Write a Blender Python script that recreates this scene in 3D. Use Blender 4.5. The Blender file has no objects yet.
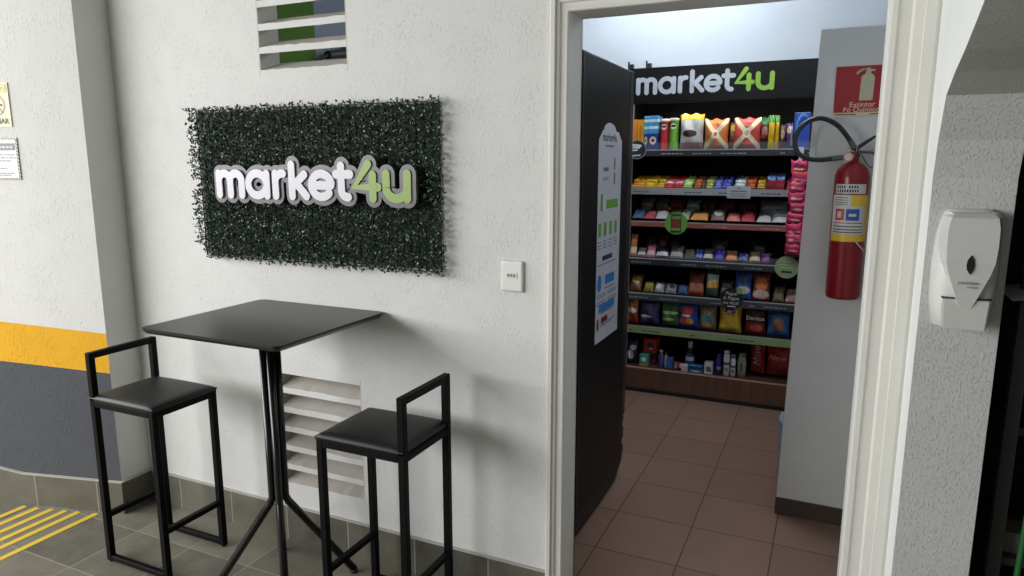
import bpy, bmesh, math, random
from mathutils import Vector, Matrix
random.seed(7)
COL = bpy.context.scene.collection
R = math.radians
PI = math.pi

# ------------------------------------------------------------------ materials
MATS = {}
def lin(c):
    return tuple((x / 12.92 if x <= 0.04045 else ((x + 0.055) / 1.055) ** 2.4) for x in c)
def rgb(r, g, b):
    return lin((r / 255, g / 255, b / 255))
def new_mat(name, col=(.8, .8, .8), rough=.5, metal=0.0, spec=.5):
    m = bpy.data.materials.new(name); m.use_nodes = True
    b = m.node_tree.nodes['Principled BSDF']
    b.inputs['Base Color'].default_value = (*col, 1)
    b.inputs['Roughness'].default_value = rough
    b.inputs['Metallic'].default_value = metal
    b.inputs['Specular IOR Level'].default_value = spec
    return m
def mat(col, rough=.5, metal=0.0, spec=.5, noise=.06):
    """plain painted / moulded surface with a faint procedural mottling"""
    key = (tuple(round(c, 4) for c in col), rough, metal, spec, noise)
    if key in MATS: return MATS[key]
    m = new_mat('surface', col, rough, metal, spec)
    nt = m.node_tree; N = nt.nodes; L = nt.links; b = N['Principled BSDF']
    if noise:
        tc = N.new('ShaderNodeTexCoord'); n = N.new('ShaderNodeTexNoise'); n.inputs['Scale'].default_value = 30
        mx = N.new('ShaderNodeMix'); mx.data_type = 'RGBA'
        mx.inputs[6].default_value = (*[c * (1 - noise) for c in col], 1)
        mx.inputs[7].default_value = (*[min(1, c * (1 + noise)) for c in col], 1)
        L.new(tc.outputs['Object'], n.inputs['Vector']); L.new(n.outputs['Fac'], mx.inputs[0]); L.new(mx.outputs[2], b.inputs['Base Color'])
    MATS[key] = m
    return m
def math_node(nt, op, a, b=None, c=None):
    n = nt.nodes.new('ShaderNodeMath'); n.operation = op
    for i, v in enumerate((a, b, c)):
        if v is None: continue
        if isinstance(v, (int, float)): n.inputs[i].default_value = v
        else: nt.links.new(v, n.inputs[i])
    return n.outputs[0]
def mix_col(nt, fac, a, b):
    n = nt.nodes.new('ShaderNodeMix'); n.data_type = 'RGBA'
    for i, v in ((0, fac), (6, a), (7, b)):
        if isinstance(v, (int, float)): n.inputs[i].default_value = v
        elif isinstance(v, tuple): n.inputs[i].default_value = (*v, 1)
        else: nt.links.new(v, n.inputs[i])
    return n.outputs[2]
def mat_plaster(name, col, scale=55, strength=.35, dist=.004, rough=.85, patchy=.3):
    m = new_mat(name, col, rough, spec=.2)
    nt = m.node_tree; N = nt.nodes; L = nt.links; b = N['Principled BSDF']
    tc = N.new('ShaderNodeTexCoord'); mp = N.new('ShaderNodeMapping'); mp.inputs['Scale'].default_value = (1, 1, .62)
    L.new(tc.outputs['Object'], mp.inputs['Vector'])
    n1 = N.new('ShaderNodeTexNoise'); n1.inputs['Scale'].default_value = scale; n1.inputs['Detail'].default_value = 4
    n1.inputs['Roughness'].default_value = .6
    L.new(mp.outputs[0], n1.inputs['Vector'])
    rp = N.new('ShaderNodeValToRGB'); rp.color_ramp.elements[0].position = .53; rp.color_ramp.elements[1].position = .66
    L.new(n1.outputs['Fac'], rp.inputs[0])
    n2 = N.new('ShaderNodeTexNoise'); n2.inputs['Scale'].default_value = 7; n2.inputs['Detail'].default_value = 3
    L.new(tc.outputs['Object'], n2.inputs['Vector'])
    msk = N.new('ShaderNodeTexNoise'); msk.inputs['Scale'].default_value = 11; msk.inputs['Detail'].default_value = 2
    L.new(tc.outputs['Object'], msk.inputs['Vector'])
    mr = N.new('ShaderNodeValToRGB'); mr.color_ramp.elements[0].position = .40; mr.color_ramp.elements[1].position = .62
    mr.color_ramp.elements[0].color = (patchy, patchy, patchy, 1); L.new(msk.outputs['Fac'], mr.inputs[0])
    h = math_node(nt, 'ADD', math_node(nt, 'MULTIPLY', rp.outputs[0], mr.outputs[0]), math_node(nt, 'MULTIPLY', n2.outputs['Fac'], 1.2))
    bp = N.new('ShaderNodeBump'); bp.inputs['Strength'].default_value = strength; bp.inputs['Distance'].default_value = dist
    L.new(h, bp.inputs['Height']); L.new(bp.outputs[0], b.inputs['Normal'])
    c = mix_col(nt, n2.outputs['Fac'], tuple(x * .95 for x in col), tuple(min(1, x * 1.04) for x in col))
    L.new(c, b.inputs['Base Color'])
    return m
def mat_tiles(name, ca, cb, grout, px, py, x0, y0, ax=(0, 1), w=.006, rough=.5, nscale=9, bump=.3, spec=.4):
    """rectangular tiles with grout lines; px/py pitch along the two given object axes"""
    m = new_mat(name, ca, rough, spec=spec)
    nt = m.node_tree; N = nt.nodes; L = nt.links; b = N['Principled BSDF']
    tc = N.new('ShaderNodeTexCoord'); sp = N.new('ShaderNodeSeparateXYZ'); L.new(tc.outputs['Object'], sp.inputs[0])
    def axis(i, p, o):
        t = math_node(nt, 'DIVIDE', math_node(nt, 'SUBTRACT', sp.outputs[i], o), p)
        f = math_node(nt, 'FRACT', t); fl = math_node(nt, 'FLOOR', t)
        d = math_node(nt, 'MINIMUM', f, math_node(nt, 'SUBTRACT', 1.0, f))
        return math_node(nt, 'MULTIPLY', d, p), fl
    dx, fx = axis(ax[0], px, x0)
    if py:
        dy, fy = axis(ax[1], py, y0); d = math_node(nt, 'MINIMUM', dx, dy)
    else:
        d, fy = dx, 0.0
    line = math_node(nt, 'LESS_THAN', d, w / 2)
    cv = N.new('ShaderNodeCombineXYZ'); L.new(fx, cv.inputs[0])
    if py: L.new(fy, cv.inputs[1])
    wn = N.new('ShaderNodeTexWhiteNoise'); L.new(cv.outputs[0], wn.inputs['Vector'])
    n = N.new('ShaderNodeTexNoise'); n.inputs['Scale'].default_value = nscale; n.inputs['Detail'].default_value = 6
    n.inputs['Roughness'].default_value = .65
    L.new(tc.outputs['Object'], n.inputs['Vector'])
    k = math_node(nt, 'ADD', math_node(nt, 'MULTIPLY', wn.outputs['Value'], .45), math_node(nt, 'MULTIPLY', n.outputs['Fac'], .6))
    c = mix_col(nt, k, ca, cb)
    c = mix_col(nt, line, c, grout)
    L.new(c, b.inputs['Base Color'])
    bp = N.new('ShaderNodeBump'); bp.inputs['Strength'].default_value = bump; bp.inputs['Distance'].default_value = .003
    hh = math_node(nt, 'SUBTRACT', n.outputs['Fac'], math_node(nt, 'MULTIPLY', line, .8))
    L.new(hh, bp.inputs['Height']); L.new(bp.outputs[0], b.inputs['Normal'])
    return m
def mat_emit(name, col, s):
    m = new_mat(name, col)
    b = m.node_tree.nodes['Principled BSDF']
    b.inputs['Emission Color'].default_value = (*col, 1); b.inputs['Emission Strength'].default_value = s
    return m
PK = {}
def mat_pack(base, bands=(), blobs=(), cross=None, rough=.32, metal=0.0):
    """printed wrapper: bands (z0, z1, colour), blobs (x, z, rx, rz, colour), cross colour - in 0..1 of the pack's own front"""
    key = (base, tuple(bands), tuple(blobs), cross, rough, metal)
    if key in PK: return PK[key]
    m = new_mat('printed_wrapper', base, rough, metal)
    nt = m.node_tree; N = nt.nodes; L = nt.links; b = N['Principled BSDF']
    tc = N.new('ShaderNodeTexCoord'); sp = N.new('ShaderNodeSeparateXYZ'); L.new(tc.outputs['UV'], sp.inputs[0])
    X, Z = sp.outputs[0], sp.outputs[1]
    n = N.new('ShaderNodeTexNoise'); n.inputs['Scale'].default_value = 6; L.new(tc.outputs['UV'], n.inputs['Vector'])
    c = mix_col(nt, n.outputs['Fac'], tuple(x * .75 for x in base), tuple(min(1, x * 1.2) for x in base))
    for z0, z1, bc in bands:
        f = math_node(nt, 'MULTIPLY', math_node(nt, 'GREATER_THAN', Z, z0), math_node(nt, 'LESS_THAN', Z, z1))
        c = mix_col(nt, f, c, bc)
    if cross:
        u = math_node(nt, 'ABSOLUTE', math_node(nt, 'SUBTRACT', X, .5)); v = math_node(nt, 'ABSOLUTE', math_node(nt, 'SUBTRACT', Z, .52))
        f = math_node(nt, 'LESS_THAN', math_node(nt, 'ABSOLUTE', math_node(nt, 'SUBTRACT', u, v)), .11)
        c = mix_col(nt, f, c, cross)
    for x, z, rx, rz, bc in blobs:
        a = math_node(nt, 'POWER', math_node(nt, 'DIVIDE', math_node(nt, 'SUBTRACT', X, x), rx), 2.0)
        d = math_node(nt, 'POWER', math_node(nt, 'DIVIDE', math_node(nt, 'SUBTRACT', Z, z), rz), 2.0)
        f = math_node(nt, 'LESS_THAN', math_node(nt, 'ADD', a, d), 1.0)
        c = mix_col(nt, f, c, bc)
    L.new(c, b.inputs['Base Color'])
    n2 = N.new('ShaderNodeTexNoise'); n2.inputs['Scale'].default_value = 5; n2.inputs['Detail'].default_value = 2
    L.new(tc.outputs['UV'], n2.inputs['Vector'])
    bp = N.new('ShaderNodeBump'); bp.inputs['Strength'].default_value = .25; bp.inputs['Distance'].default_value = .01
    L.new(n2.outputs['Fac'], bp.inputs['Height']); L.new(bp.outputs[0], b.inputs['Normal'])
    PK[key] = m
    return m

# ------------------------------------------------------------------ mesh helpers
def link(name, bm, m, parent=None, smooth=False, recalc=True):
    if recalc: bmesh.ops.recalc_face_normals(bm, faces=bm.faces)
    me = bpy.data.meshes.new(name); bm.to_mesh(me); bm.free()
    ms = m if isinstance(m, (list, tuple)) else [m]
    for k in ms: me.materials.append(k)
    if smooth:
        for p in me.polygons: p.use_smooth = True
    o = bpy.data.objects.new(name, me); COL.objects.link(o)
    if parent is not None: o.parent = parent
    return o
def empty(name, loc=(0, 0, 0), rz=0, label=None, cat=None, group=None, rot=None):
    o = bpy.data.objects.new(name, None); COL.objects.link(o); o.empty_display_size = .05
    o.location = loc; o.rotation_euler = rot if rot else (0, 0, rz)
    if label: o['label'] = label
    if cat: o['category'] = cat
    if group: o['group'] = group
    return o
def tag(o, label, cat, group=None):
    o['label'] = label; o['category'] = cat
    if group: o['group'] = group
    return o
def struct(o):
    o['kind'] = 'structure'; return o
def box(bm, x0, x1, y0, y1, z0, z1, bev=0, mi=0, seg=2, M=None):
    r = bmesh.ops.create_cube(bm, size=1)
    vs = r['verts']
    for v in vs:
        v.co = Vector(((x0 + x1) / 2 + v.co.x * (x1 - x0), (y0 + y1) / 2 + v.co.y * (y1 - y0), (z0 + z1) / 2 + v.co.z * (z1 - z0)))
    fs = list({f for v in vs for f in v.link_faces})
    for f in fs: f.material_index = mi
    if bev:
        es = list({e for f in fs for e in f.edges})
        r = bmesh.ops.bevel(bm, geom=es, offset=bev, segments=seg, affect='EDGES', profile=.5)
        vs = list({v for f in r['faces'] for v in f.verts} | {v for v in vs if v.is_valid})
    if M is not None:
        bmesh.ops.transform(bm, matrix=M, verts=[v for v in vs if v.is_valid])
    return bm
def boxo(name, m, parent, *a, **k):
    bm = bmesh.new(); box(bm, *a, **k); return link(name, bm, m, parent)
def tube(bm, pts, r, n=10, caps=True, square=False):
    pts = [Vector(p) for p in pts]; rings = []
    rs = r if isinstance(r, (list, tuple)) else [r] * len(pts)
    prev = None
    for i, p in enumerate(pts):
        t = ((pts[min(i + 1, len(pts) - 1)] - p).normalized() + (p - pts[max(i - 1, 0)]).normalized()).normalized()
        if prev is None:
            up = Vector((0, 0, 1)) if abs(t.z) < .9 else Vector((1, 0, 0))
            a = t.cross(up).normalized()
        else:
            a = (prev - t * prev.dot(t)).normalized()
        prev = a; b = t.cross(a)
        sc = 1.0
        if 0 < i < len(pts) - 1:
            d = (pts[i + 1] - p).normalized().dot((p - pts[i - 1]).normalized())
            sc = 1 / max(.6, math.sqrt((1 + d) / 2))
        ring = []
        for k in range(n):
            th = 2 * PI * (k + (.5 if square else 0)) / n
            rr = rs[i] * (math.sqrt(2) if square else 1)
            ring.append(bm.verts.new(p + a * math.cos(th) * rr + b * math.sin(th) * rr))
        rings.append(ring)
    for i in range(len(rings) - 1):
        for k in range(n):
            bm.faces.new((rings[i][k], rings[i][(k + 1) % n], rings[i + 1][(k + 1) % n], rings[i + 1][k]))
    if caps:
        bm.faces.new(rings[0][::-1]); bm.faces.new(rings[-1])
    return bm
def lathe(bm, prof, c=(0, 0, 0), n=24, mi=None):
    rings = []
    for r, z in prof:
        rings.append([bm.verts.new((c[0] + r * math.cos(2 * PI * k / n), c[1] + r * math.sin(2 * PI * k / n), c[2] + z)) for k in range(n)])
    for i in range(len(rings) - 1):
        for k in range(n):
            f = bm.faces.new((rings[i][k], rings[i][(k + 1) % n], rings[i + 1][(k + 1) % n], rings[i + 1][k]))
            f.smooth = True
            if mi: f.material_index = mi[i]
    bm.faces.new(rings[0][::-1]); bm.faces.new(rings[-1])
    return bm
def disc(bm, c, r, y0, y1, n=32):
    """a disc standing in the xz plane, from y0 to y1"""
    a = [bm.verts.new((c[0] + r * math.cos(2 * PI * k / n), y0, c[1] + r * math.sin(2 * PI * k / n))) for k in range(n)]
    b = [bm.verts.new((v.co.x, y1, v.co.z)) for v in a]
    bm.faces.new(a); bm.faces.new(b[::-1])
    for k in range(n): bm.faces.new((a[k], a[(k + 1) % n], b[(k + 1) % n], b[k]))
def prism_xz(bm, pts, y0, y1, mi=0):
    a = [bm.verts.new((x, y0, z)) for x, z in pts]; b = [bm.verts.new((x, y1, z)) for x, z in pts]
    fs = [bm.faces.new(a), bm.faces.new(b[::-1])]
    n = len(pts)
    for k in range(n): fs.append(bm.faces.new((a[k], a[(k + 1) % n], b[(k + 1) % n], b[k])))
    for f in fs: f.material_index = mi
def prism_yz(bm, pts, x0, x1):
    a = [bm.verts.new((x0, y, z)) for y, z in pts]; b = [bm.verts.new((x1, y, z)) for y, z in pts]
    fa = bm.faces.new(a); fb = bm.faces.new(b[::-1]); s = []
    n = len(pts)
    for k in range(n): s.append(bm.faces.new((a[k], a[(k + 1) % n], b[(k + 1) % n], b[k])))
    return fa, fb, s
def stroke(bm, pts, w, y0, y1):
    """one pen stroke with round ends, in the xz plane, extruded from y0 (front) to y1"""
    P = [Vector((p[0], p[1])) for p in pts]; n = len(P); left = []; right = []
    for i in range(n):
        t = ((P[min(i + 1, n - 1)] - P[i]).normalized() if i < n - 1 else Vector((0, 0))) + ((P[i] - P[i - 1]).normalized() if i > 0 else Vector((0, 0)))
        t.normalize(); nn = Vector((-t.y, t.x))
        left.append(P[i] + nn * w / 2); right.append(P[i] - nn * w / 2)
    def cap(c, d):
        a0 = math.atan2(d.y, d.x)
        return [c + Vector((math.cos(a0 - PI / 2 + PI * k / 8), math.sin(a0 - PI / 2 + PI * k / 8))) * w / 2 for k in range(1, 8)]
    c1 = cap(P[-1], (P[-1] - P[-2]).normalized()); c0 = cap(P[0], (P[0] - P[1]).normalized())
    F = lambda q, y: bm.verts.new((q.x, y, q.y))
    def layer(y):
        return [F(q, y) for q in left], [F(q, y) for q in right], [F(q, y) for q in c1], [F(q, y) for q in c0]
    A = layer(y0); B = layer(y1)
    for (l, r, e, s), flip in ((A, False), (B, True)):
        for i in range(n - 1):
            q = (l[i], r[i], r[i + 1], l[i + 1]); bm.faces.new(q[::-1] if flip else q)
        q = [r[-1]] + e + [l[-1]]; bm.faces.new(q[::-1] if flip else q)
        q = [l[0]] + s + [r[0]]; bm.faces.new(q[::-1] if flip else q)
    la = A[1] + A[2] + A[0][::-1] + A[3]; lb = B[1] + B[2] + B[0][::-1] + B[3]
    m = len(la)
    for k in range(m): bm.faces.new((la[k], la[(k + 1) % m], lb[(k + 1) % m], lb[k]))
def arc(cx, cz, r, a0, a1, n=14, rz=None):
    return [(cx + r * math.cos(R(a0 + (a1 - a0) * k / n)), cz + (rz or r) * math.sin(R(a0 + (a1 - a0) * k / n))) for k in range(n + 1)]
LOGO = [
    [[(.13, .13), (.13, .86)], [(.13, .55)] + arc(.35, .62, .22, 170, 0, rz=.24) + [(.57, .13)], [(.57, .55)] + arc(.79, .62, .22, 170, 0, rz=.24) + [(1.01, .13)]],
    [arc(1.60, .5, .34, 0, 360, 24, rz=.37), [(1.95, .86), (1.95, .13)]],
    [[(2.27, .13), (2.27, .86)], [(2.27, .5)] + arc(2.52, .6, .25, 180, 82, rz=.27)],
    [[(2.86, .13), (2.86, 1.16)], [(2.92, .47), (3.30, .84)], [(3.02, .56), (3.36, .14)]],
    [arc(3.88, .5, .34, 8, 318, 22, rz=.37), [(3.56, .50), (4.20, .50)]],
    [[(4.55, 1.12), (4.55, .38)] + arc(4.75, .36, .20, 180, 275, rz=.22), [(4.38, .86), (4.84, .86)]],
    [[(5.42, 1.17), (4.98, .47), (5.72, .47)], [(5.56, .84), (5.56, .12)]],
    [[(5.98, .88), (5.98, .46)] + arc(6.30, .46, .32, 180, 360, rz=.33) + [(6.62, .88)], [(6.62, .5), (6.62, .13)]],
]
def logo_letters(parent, x, z, sx, sz, w, y0, y1, mwhite, mgreen):
    for i, L in enumerate(LOGO):
        bm = bmesh.new()
        for j, st in enumerate(L): stroke(bm, [(x + p[0] * sx, z + p[1] * sz) for p in st], w, y0 - j * .0003, y1)
        link('letter', bm, mgreen if i >= 6 else mwhite, parent)
def text(s, m, parent, size, loc, rot=(PI / 2, 0, 0), ext=.0006, align='CENTER', shear=0, name='lettering', space=1.0, sx=1.0):
    cu = bpy.data.curves.new('t', 'FONT'); cu.body = s; cu.size = size; cu.extrude = ext; cu.align_x = align; cu.align_y = 'CENTER'
    cu.shear = shear; cu.space_character = space; cu.resolution_u = 3
    t = bpy.data.objects.new('t', cu); COL.objects.link(t)
    dg = bpy.context.evaluated_depsgraph_get(); dg.update()
    me = bpy.data.meshes.new_from_object(t.evaluated_get(dg))
    bpy.data.objects.remove(t); bpy.data.curves.remove(cu)
    me.name = name; me.materials.clear(); me.materials.append(m)
    o = bpy.data.objects.new(name, me); COL.objects.link(o); o.parent = parent
    o.location = loc; o.rotation_euler = rot; o.scale = (sx, 1, 1)
    return o

# ------------------------------------------------------------------ shared materials
WALLW = mat_plaster('white_textured_plaster', rgb(216, 216, 213), 125, .5, .0032, patchy=.22)
COARSE = mat_plaster('coarse_white_stucco', rgb(194, 195, 191), 190, .55, .003, patchy=.8)
SMOOTHW = mat_plaster('smooth_white_paint', rgb(228, 231, 227), 30, .12, .003)
YELLOW = mat_plaster('yellow_paint_band', rgb(228, 172, 44), 120, .6, .004)
GREYP = mat_plaster('dark_grey_paint', rgb(84, 87, 92), 120, .6, .0035)
CONC = mat_plaster('rough_concrete', rgb(196, 191, 182), 95, .4, .003)
FRAMEW = mat_plaster('cream_door_paint', rgb(214, 213, 206), 16, .05, .002, rough=.45)
BLACKM = mat((.003, .003, .0033), .5, .0, .1)
BLACKP = mat((.010, .010, .011), .5)
VINYL = mat((.012, .0105, .0105), .45, 0, .35)
SLATE = mat_tiles('slate_floor_tiles', rgb(52, 53, 47), rgb(160, 155, 138), rgb(150, 147, 136), .303, .287, -2.525, 1.775, rough=.42, w=.005)
SLATEB = mat_tiles('slate_skirting_tiles', rgb(52, 53, 47), rgb(132, 128, 112), rgb(150, 147, 138), .303, None, -2.525, 0, rough=.5, w=.005)
TERRA = mat_tiles('brown_ceramic_floor_tiles', rgb(116, 90, 77), rgb(138, 110, 94), rgb(52, 38, 32), .32, .319, -.764, 2.454, rough=.35, w=.005, bump=.12)
SHOPW = mat_plaster('shop_white_paint', rgb(205, 210, 216), 30, .1, .003)
PARTW = mat_plaster('partition_paint', rgb(203, 203, 200), 40, .12, .003)
GREENP = mat_plaster('green_paint', rgb(84, 118, 48), 30, .1, .003)
GREYW = mat_plaster('shop_grey_paint', rgb(150, 156, 166), 30, .1, .003)
DARKW = mat((.012, .012, .013), .8)
WHITEP = mat(rgb(226, 226, 222), .35)
LETW = mat(rgb(206, 206, 212), .35, noise=.02)
LETG = mat(rgb(130, 160, 58), .4, noise=.02)
CHROME = mat((.6, .6, .6), .25, 1.0)
INK = mat((.02, .02, .022), .6, noise=0)
GREYINK = mat((.13, .13, .14), .6, noise=0)

# ------------------------------------------------------------------ the setting
W0, W1 = 2.007, 2.107          # front and back of the main wall
TOP = 2.78
def wall_holes(bm, x0, x1, z0, z1, y0, y1, holes):
    xs = sorted({x0, x1} | {h[0] for h in holes} | {h[1] for h in holes}); zs = sorted({z0, z1} | {h[2] for h in holes} | {h[3] for h in holes})
    def solid(i, k):
        if i < 0 or k < 0 or i >= len(xs) - 1 or k >= len(zs) - 1: return False
        cx = (xs[i] + xs[i + 1]) / 2; cz = (zs[k] + zs[k + 1]) / 2
        return not any(h[0] < cx < h[1] and h[2] < cz < h[3] for h in holes)
    cache = {}
    def V(x, y, z):
        key = (round(x, 5), round(y, 5), round(z, 5))
        if key not in cache: cache[key] = bm.verts.new(key)
        return cache[key]
    for i in range(len(xs) - 1):
        for k in range(len(zs) - 1):
            if not solid(i, k): continue
            a, b, c, d = xs[i], xs[i + 1], zs[k], zs[k + 1]
            bm.faces.new((V(a, y0, c), V(b, y0, c), V(b, y0, d), V(a, y0, d)))
            bm.faces.new((V(a, y1, c), V(a, y1, d), V(b, y1, d), V(b, y1, c)))
            if not solid(i - 1, k): bm.faces.new((V(a, y0, c), V(a, y0, d), V(a, y1, d), V(a, y1, c)))
            if not solid(i + 1, k): bm.faces.new((V(b, y0, c), V(b, y1, c), V(b, y1, d), V(b, y0, d)))
            if not solid(i, k - 1): bm.faces.new((V(a, y0, c), V(a, y1, c), V(b, y1, c), V(b, y0, c)))
            if not solid(i, k + 1): bm.faces.new((V(a, y0, d), V(b, y0, d), V(b, y1, d), V(a, y1, d)))
VU = (-1.932, -1.536, 1.812, 2.31)    # upper louvre block
VL = (-1.932, -1.536, .220, .718)      # lower louvre block
DX0, DX1, DZ = -.735, .087, 1.932
bm = bmesh.new()
wall_holes(bm, -2.72, .36, 0, TOP, W0, W1, [VU, VL, (DX0 - .025, DX1 + .025, 0, DZ + .025)])
struct(link('wall_back', bm, WALLW))

# ground outside and the shop floor
bm = bmesh.new(); box(bm, -7, 5, -6, W1 - .045, -.12, 0); struct(link('floor', bm, SLATE))
bm = bmesh.new(); box(bm, -2.9, 1.3, W1 - .045, 5.05, -.12, 0); struct(link('floor_shop', bm, TERRA))
bm = bmesh.new(); box(bm, -2.9, 1.3, W0, 5.05, TOP, TOP + .1); struct(link('ceiling_shop', bm, SHOPW))

# left pier: plan outline with the painted yellow and grey bands
kx = [(-2.72, 1.862), (-3.195, 1.742), (-4.6, 1.742 - 1.405 * .12 / .475)]
bz = [[0, .630, .802, TOP], [0, .655, .832, TOP], [0, .73, .92, TOP]]
bm = bmesh.new()
cols = [[bm.verts.new((x, y, z)) for z in bz[i]] for i, (x, y) in enumerate(kx)]
for i in range(2):
    for k, mi in ((0, 1), (1, 2), (2, 0)):
        f = bm.faces.new((cols[i + 1][k], cols[i][k], cols[i][k + 1], cols[i + 1][k + 1])); f.material_index = mi
bk = [bm.verts.new((-2.72, W1, z)) for z in (0, TOP)]; bl = [bm.verts.new((-4.6, W1, z)) for z in (0, TOP)]
f = bm.faces.new((cols[0][0], bk[0], bk[1], cols[0][3], cols[0][2], cols[0][1])); f.material_index = 3
bm.faces.new((bk[0], bl[0], bl[1], bk[1])); bm.faces.new((bl[0], cols[2][0], cols[2][1], cols[2][2], cols[2][3], bl[1]))
bm.faces.new((cols[0][3], bk[1], bl[1], cols[2][3], cols[1][3])); bm.faces.new((cols[0][0], cols[1][0], cols[2][0], bl[0], bk[0]))
struct(link('wall_left', bm, [WALLW, GREYP, YELLOW, SMOOTHW]))

# skirting tiles
def skirting(name, pts, h=.141, t=.012, m=SLATEB, tops=None):
    tops = tops or [h] * len(pts)
    bm = bmesh.new()
    n = len(pts); out = []
    for i in range(n):
        p = Vector(pts[i]); a = (Vector(pts[i + 1]) - p).normalized() if i < n - 1 else (p - Vector(pts[i - 1])).normalized()
        b = (p - Vector(pts[i - 1])).normalized() if i > 0 else a
        nn = Vector((-a.y, a.x)) + Vector((-b.y, b.x)); nn.normalize()
        nn /= max(.5, nn.dot(Vector((-a.y, a.x))))
        out.append(p + nn * t)
    va = [[bm.verts.new((q[0], q[1], z)) for z in (0, hh)] for q, hh in zip(pts, tops)]; vb = [[bm.verts.new((q[0], q[1], z)) for z in (0, hh)] for q, hh in zip(out, tops)]
    for i in range(n - 1):
        for f in ((vb[i][0], vb[i + 1][0], vb[i + 1][1], vb[i][1]), (vb[i][1], vb[i + 1][1], va[i + 1][1], va[i][1]), (va[i][0], va[i][1], va[i + 1][1], va[i + 1][0]), (va[i][0], va[i + 1][0], vb[i + 1][0], vb[i][0])):
            bm.faces.new(f)
    for i in (0, n - 1): bm.faces.new((va[i][0], va[i][1], vb[i][1], vb[i][0]))
    base = struct(link(name, bm, m))
    bm = bmesh.new()
    cap = [[[bm.verts.new((q[0], q[1], hh + dz)) for dz in (.0002, .005)] for q, hh in zip(row, tops)] for row in (pts, out)]
    for i in range(n - 1):
        a, b = cap
        for f in ((b[i][0], b[i + 1][0], b[i + 1][1], b[i][1]), (b[i][1], b[i + 1][1], a[i + 1][1], a[i][1]), (a[i][0], a[i][1], a[i + 1][1], a[i + 1][0]), (a[i][0], a[i + 1][0], b[i + 1][0], b[i][0])): bm.faces.new(f)
    for i in (0, n - 1): bm.faces.new((cap[0][i][0], cap[0][i][1], cap[1][i][1], cap[1][i][0]))
    link('grout_cap', bm, mat(rgb(176, 174, 166), .8), base)
    return base
skirting('baseboard_back', [(DX0 - .058, W0), (-2.72, W0)])
skirting('baseboard_left', [(-2.72, W0 - .012), (-2.72, 1.862), (-3.195, 1.742), (-3.40, 1.742 - .205 * .12 / .475), (-4.6, 1.742 - 1.405 * .12 / .475)], t=.014, tops=(.141, .141, .141, .172, .25))

# right pilaster with its haunch, and the lintel beyond
prof = [(W0, 0), (1.82, 0), (1.82, 1.47), (1.795, 1.55), (1.74, 1.64), (1.645, 1.676), (1.545, 1.704), (1.46, 1.733), (1.385, 1.76), (1.25, 1.815), (1.10, 1.90), (1.10, TOP), (W0, TOP)]
bm = bmesh.new()
fa, fb, sd = prism_yz(bm, prof, .195, .353)
for f in sd: f.material_index = 1
fb.material_index = 1
struct(link('wall_right', bm, [SMOOTHW, COARSE]))
# hidden grey face continues straight up to the spring line
bm = bmesh.new(); box(bm, .353, 1.4, 1.1, W1, 1.92, TOP); struct(link('trim_1', bm, COARSE))
# garage round the viewer: unseen slab and right wall, added to block ambient light
bm = bmesh.new(); box(bm, -4.6, 1.5, -4.0, W0, TOP, TOP + .15); struct(link('ceiling', bm, mat_plaster('light_block_slab', rgb(150, 150, 146), 40, .3, .004)))
bm = bmesh.new(); box(bm, 1.4, 1.5, -4.0, 1.1, 0, TOP); struct(link('wall_garage_light_block', bm, mat_plaster('light_block_wall', rgb(120, 120, 116), 40, .3, .004)))
# dark store beside the pilaster; its shade is put into near-black wall colour
bm = bmesh.new()
box(bm, .335, .353, W0, 2.9, 0, TOP); box(bm, .353, 1.3, 2.8, 2.9, 0, TOP); box(bm, 1.2, 1.3, 1.1, 2.8, 0, TOP); box(bm, .353, 1.2, W1, 2.8, 1.92, 2.0)
struct(link('wall_store', bm, DARKW))

# shop room
bm = bmesh.new(); box(bm, -2.9, 1.3, 4.95, 5.05, 0, TOP); struct(link('wall_shop_back', bm, SHOPW))
bm = bmesh.new(); box(bm, -2.9, -2.8, W1, 3.36, 0, TOP); box(bm, -2.9, -2.8, 3.36, 4.95, 0, TOP, mi=1); struct(link('wall_shop_left', bm, [GREENP, GREYW]))
bm = bmesh.new(); box(bm, 1.2, 1.3, 2.9, 4.95, 0, TOP); struct(link('wall_shop_right', bm, SHOPW))
bm = bmesh.new(); prism_xz(bm, [(-.137, .075), (1.2, .075), (1.2, 2.008), (-.094, 2.008)], 3.048, 3.15); struct(link('wall_partition', bm, PARTW))
bm = bmesh.new(); box(bm, -.139, 1.2, 3.041, 3.156, 0, .075); struct(link('baseboard_partition', bm, mat(rgb(70, 56, 48), .5)))
bm = bmesh.new(); box(bm, .215, .335, W1, 3.048, 0, TOP); struct(link('wall_shop_entry', bm, SHOPW))

# door surround: stepped casing, jamb lining, rebate
door = struct(empty('door_1', ((DX0 + DX1) / 2, W0, 0)))
inv = Matrix.Translation((-(DX0 + DX1) / 2, -W0, 0))
def casing(bm, prof_l, prof_r, prof_t):
    """profile points (distance out from the opening, y) run up the left side, across the top and down the right"""
    n = len(prof_l)
    rows = []
    for i in range(n):
        dl, y = prof_l[i]; dr = prof_r[i][0]; dt = prof_t[i][0]
        rows.append([bm.verts.new((DX0 - dl, y, 0)), bm.verts.new((DX0 - dl, y, DZ + dt)), bm.verts.new((DX1 + dr, y, DZ + dt)), bm.verts.new((DX1 + dr, y, 0))])
    for i in range(n - 1):
        for k in range(3): bm.faces.new((rows[i][k], rows[i][k + 1], rows[i + 1][k + 1], rows[i + 1][k]))
yb = W1 + .006
cp = [(0.0, yb), (0.0, 1.990), (.003, 1.987), (.009, 1.987), (.011, 1.992), (.024, 1.992), (.027, 1.985), (.037, 1.983), (.038, 1.976), (.050, 1.976), (.054, 1.980), (.054, W0)]
wr = 2.0
bm = bmesh.new(); casing(bm, cp, [(d * wr, y) for d, y in cp], cp)
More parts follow.
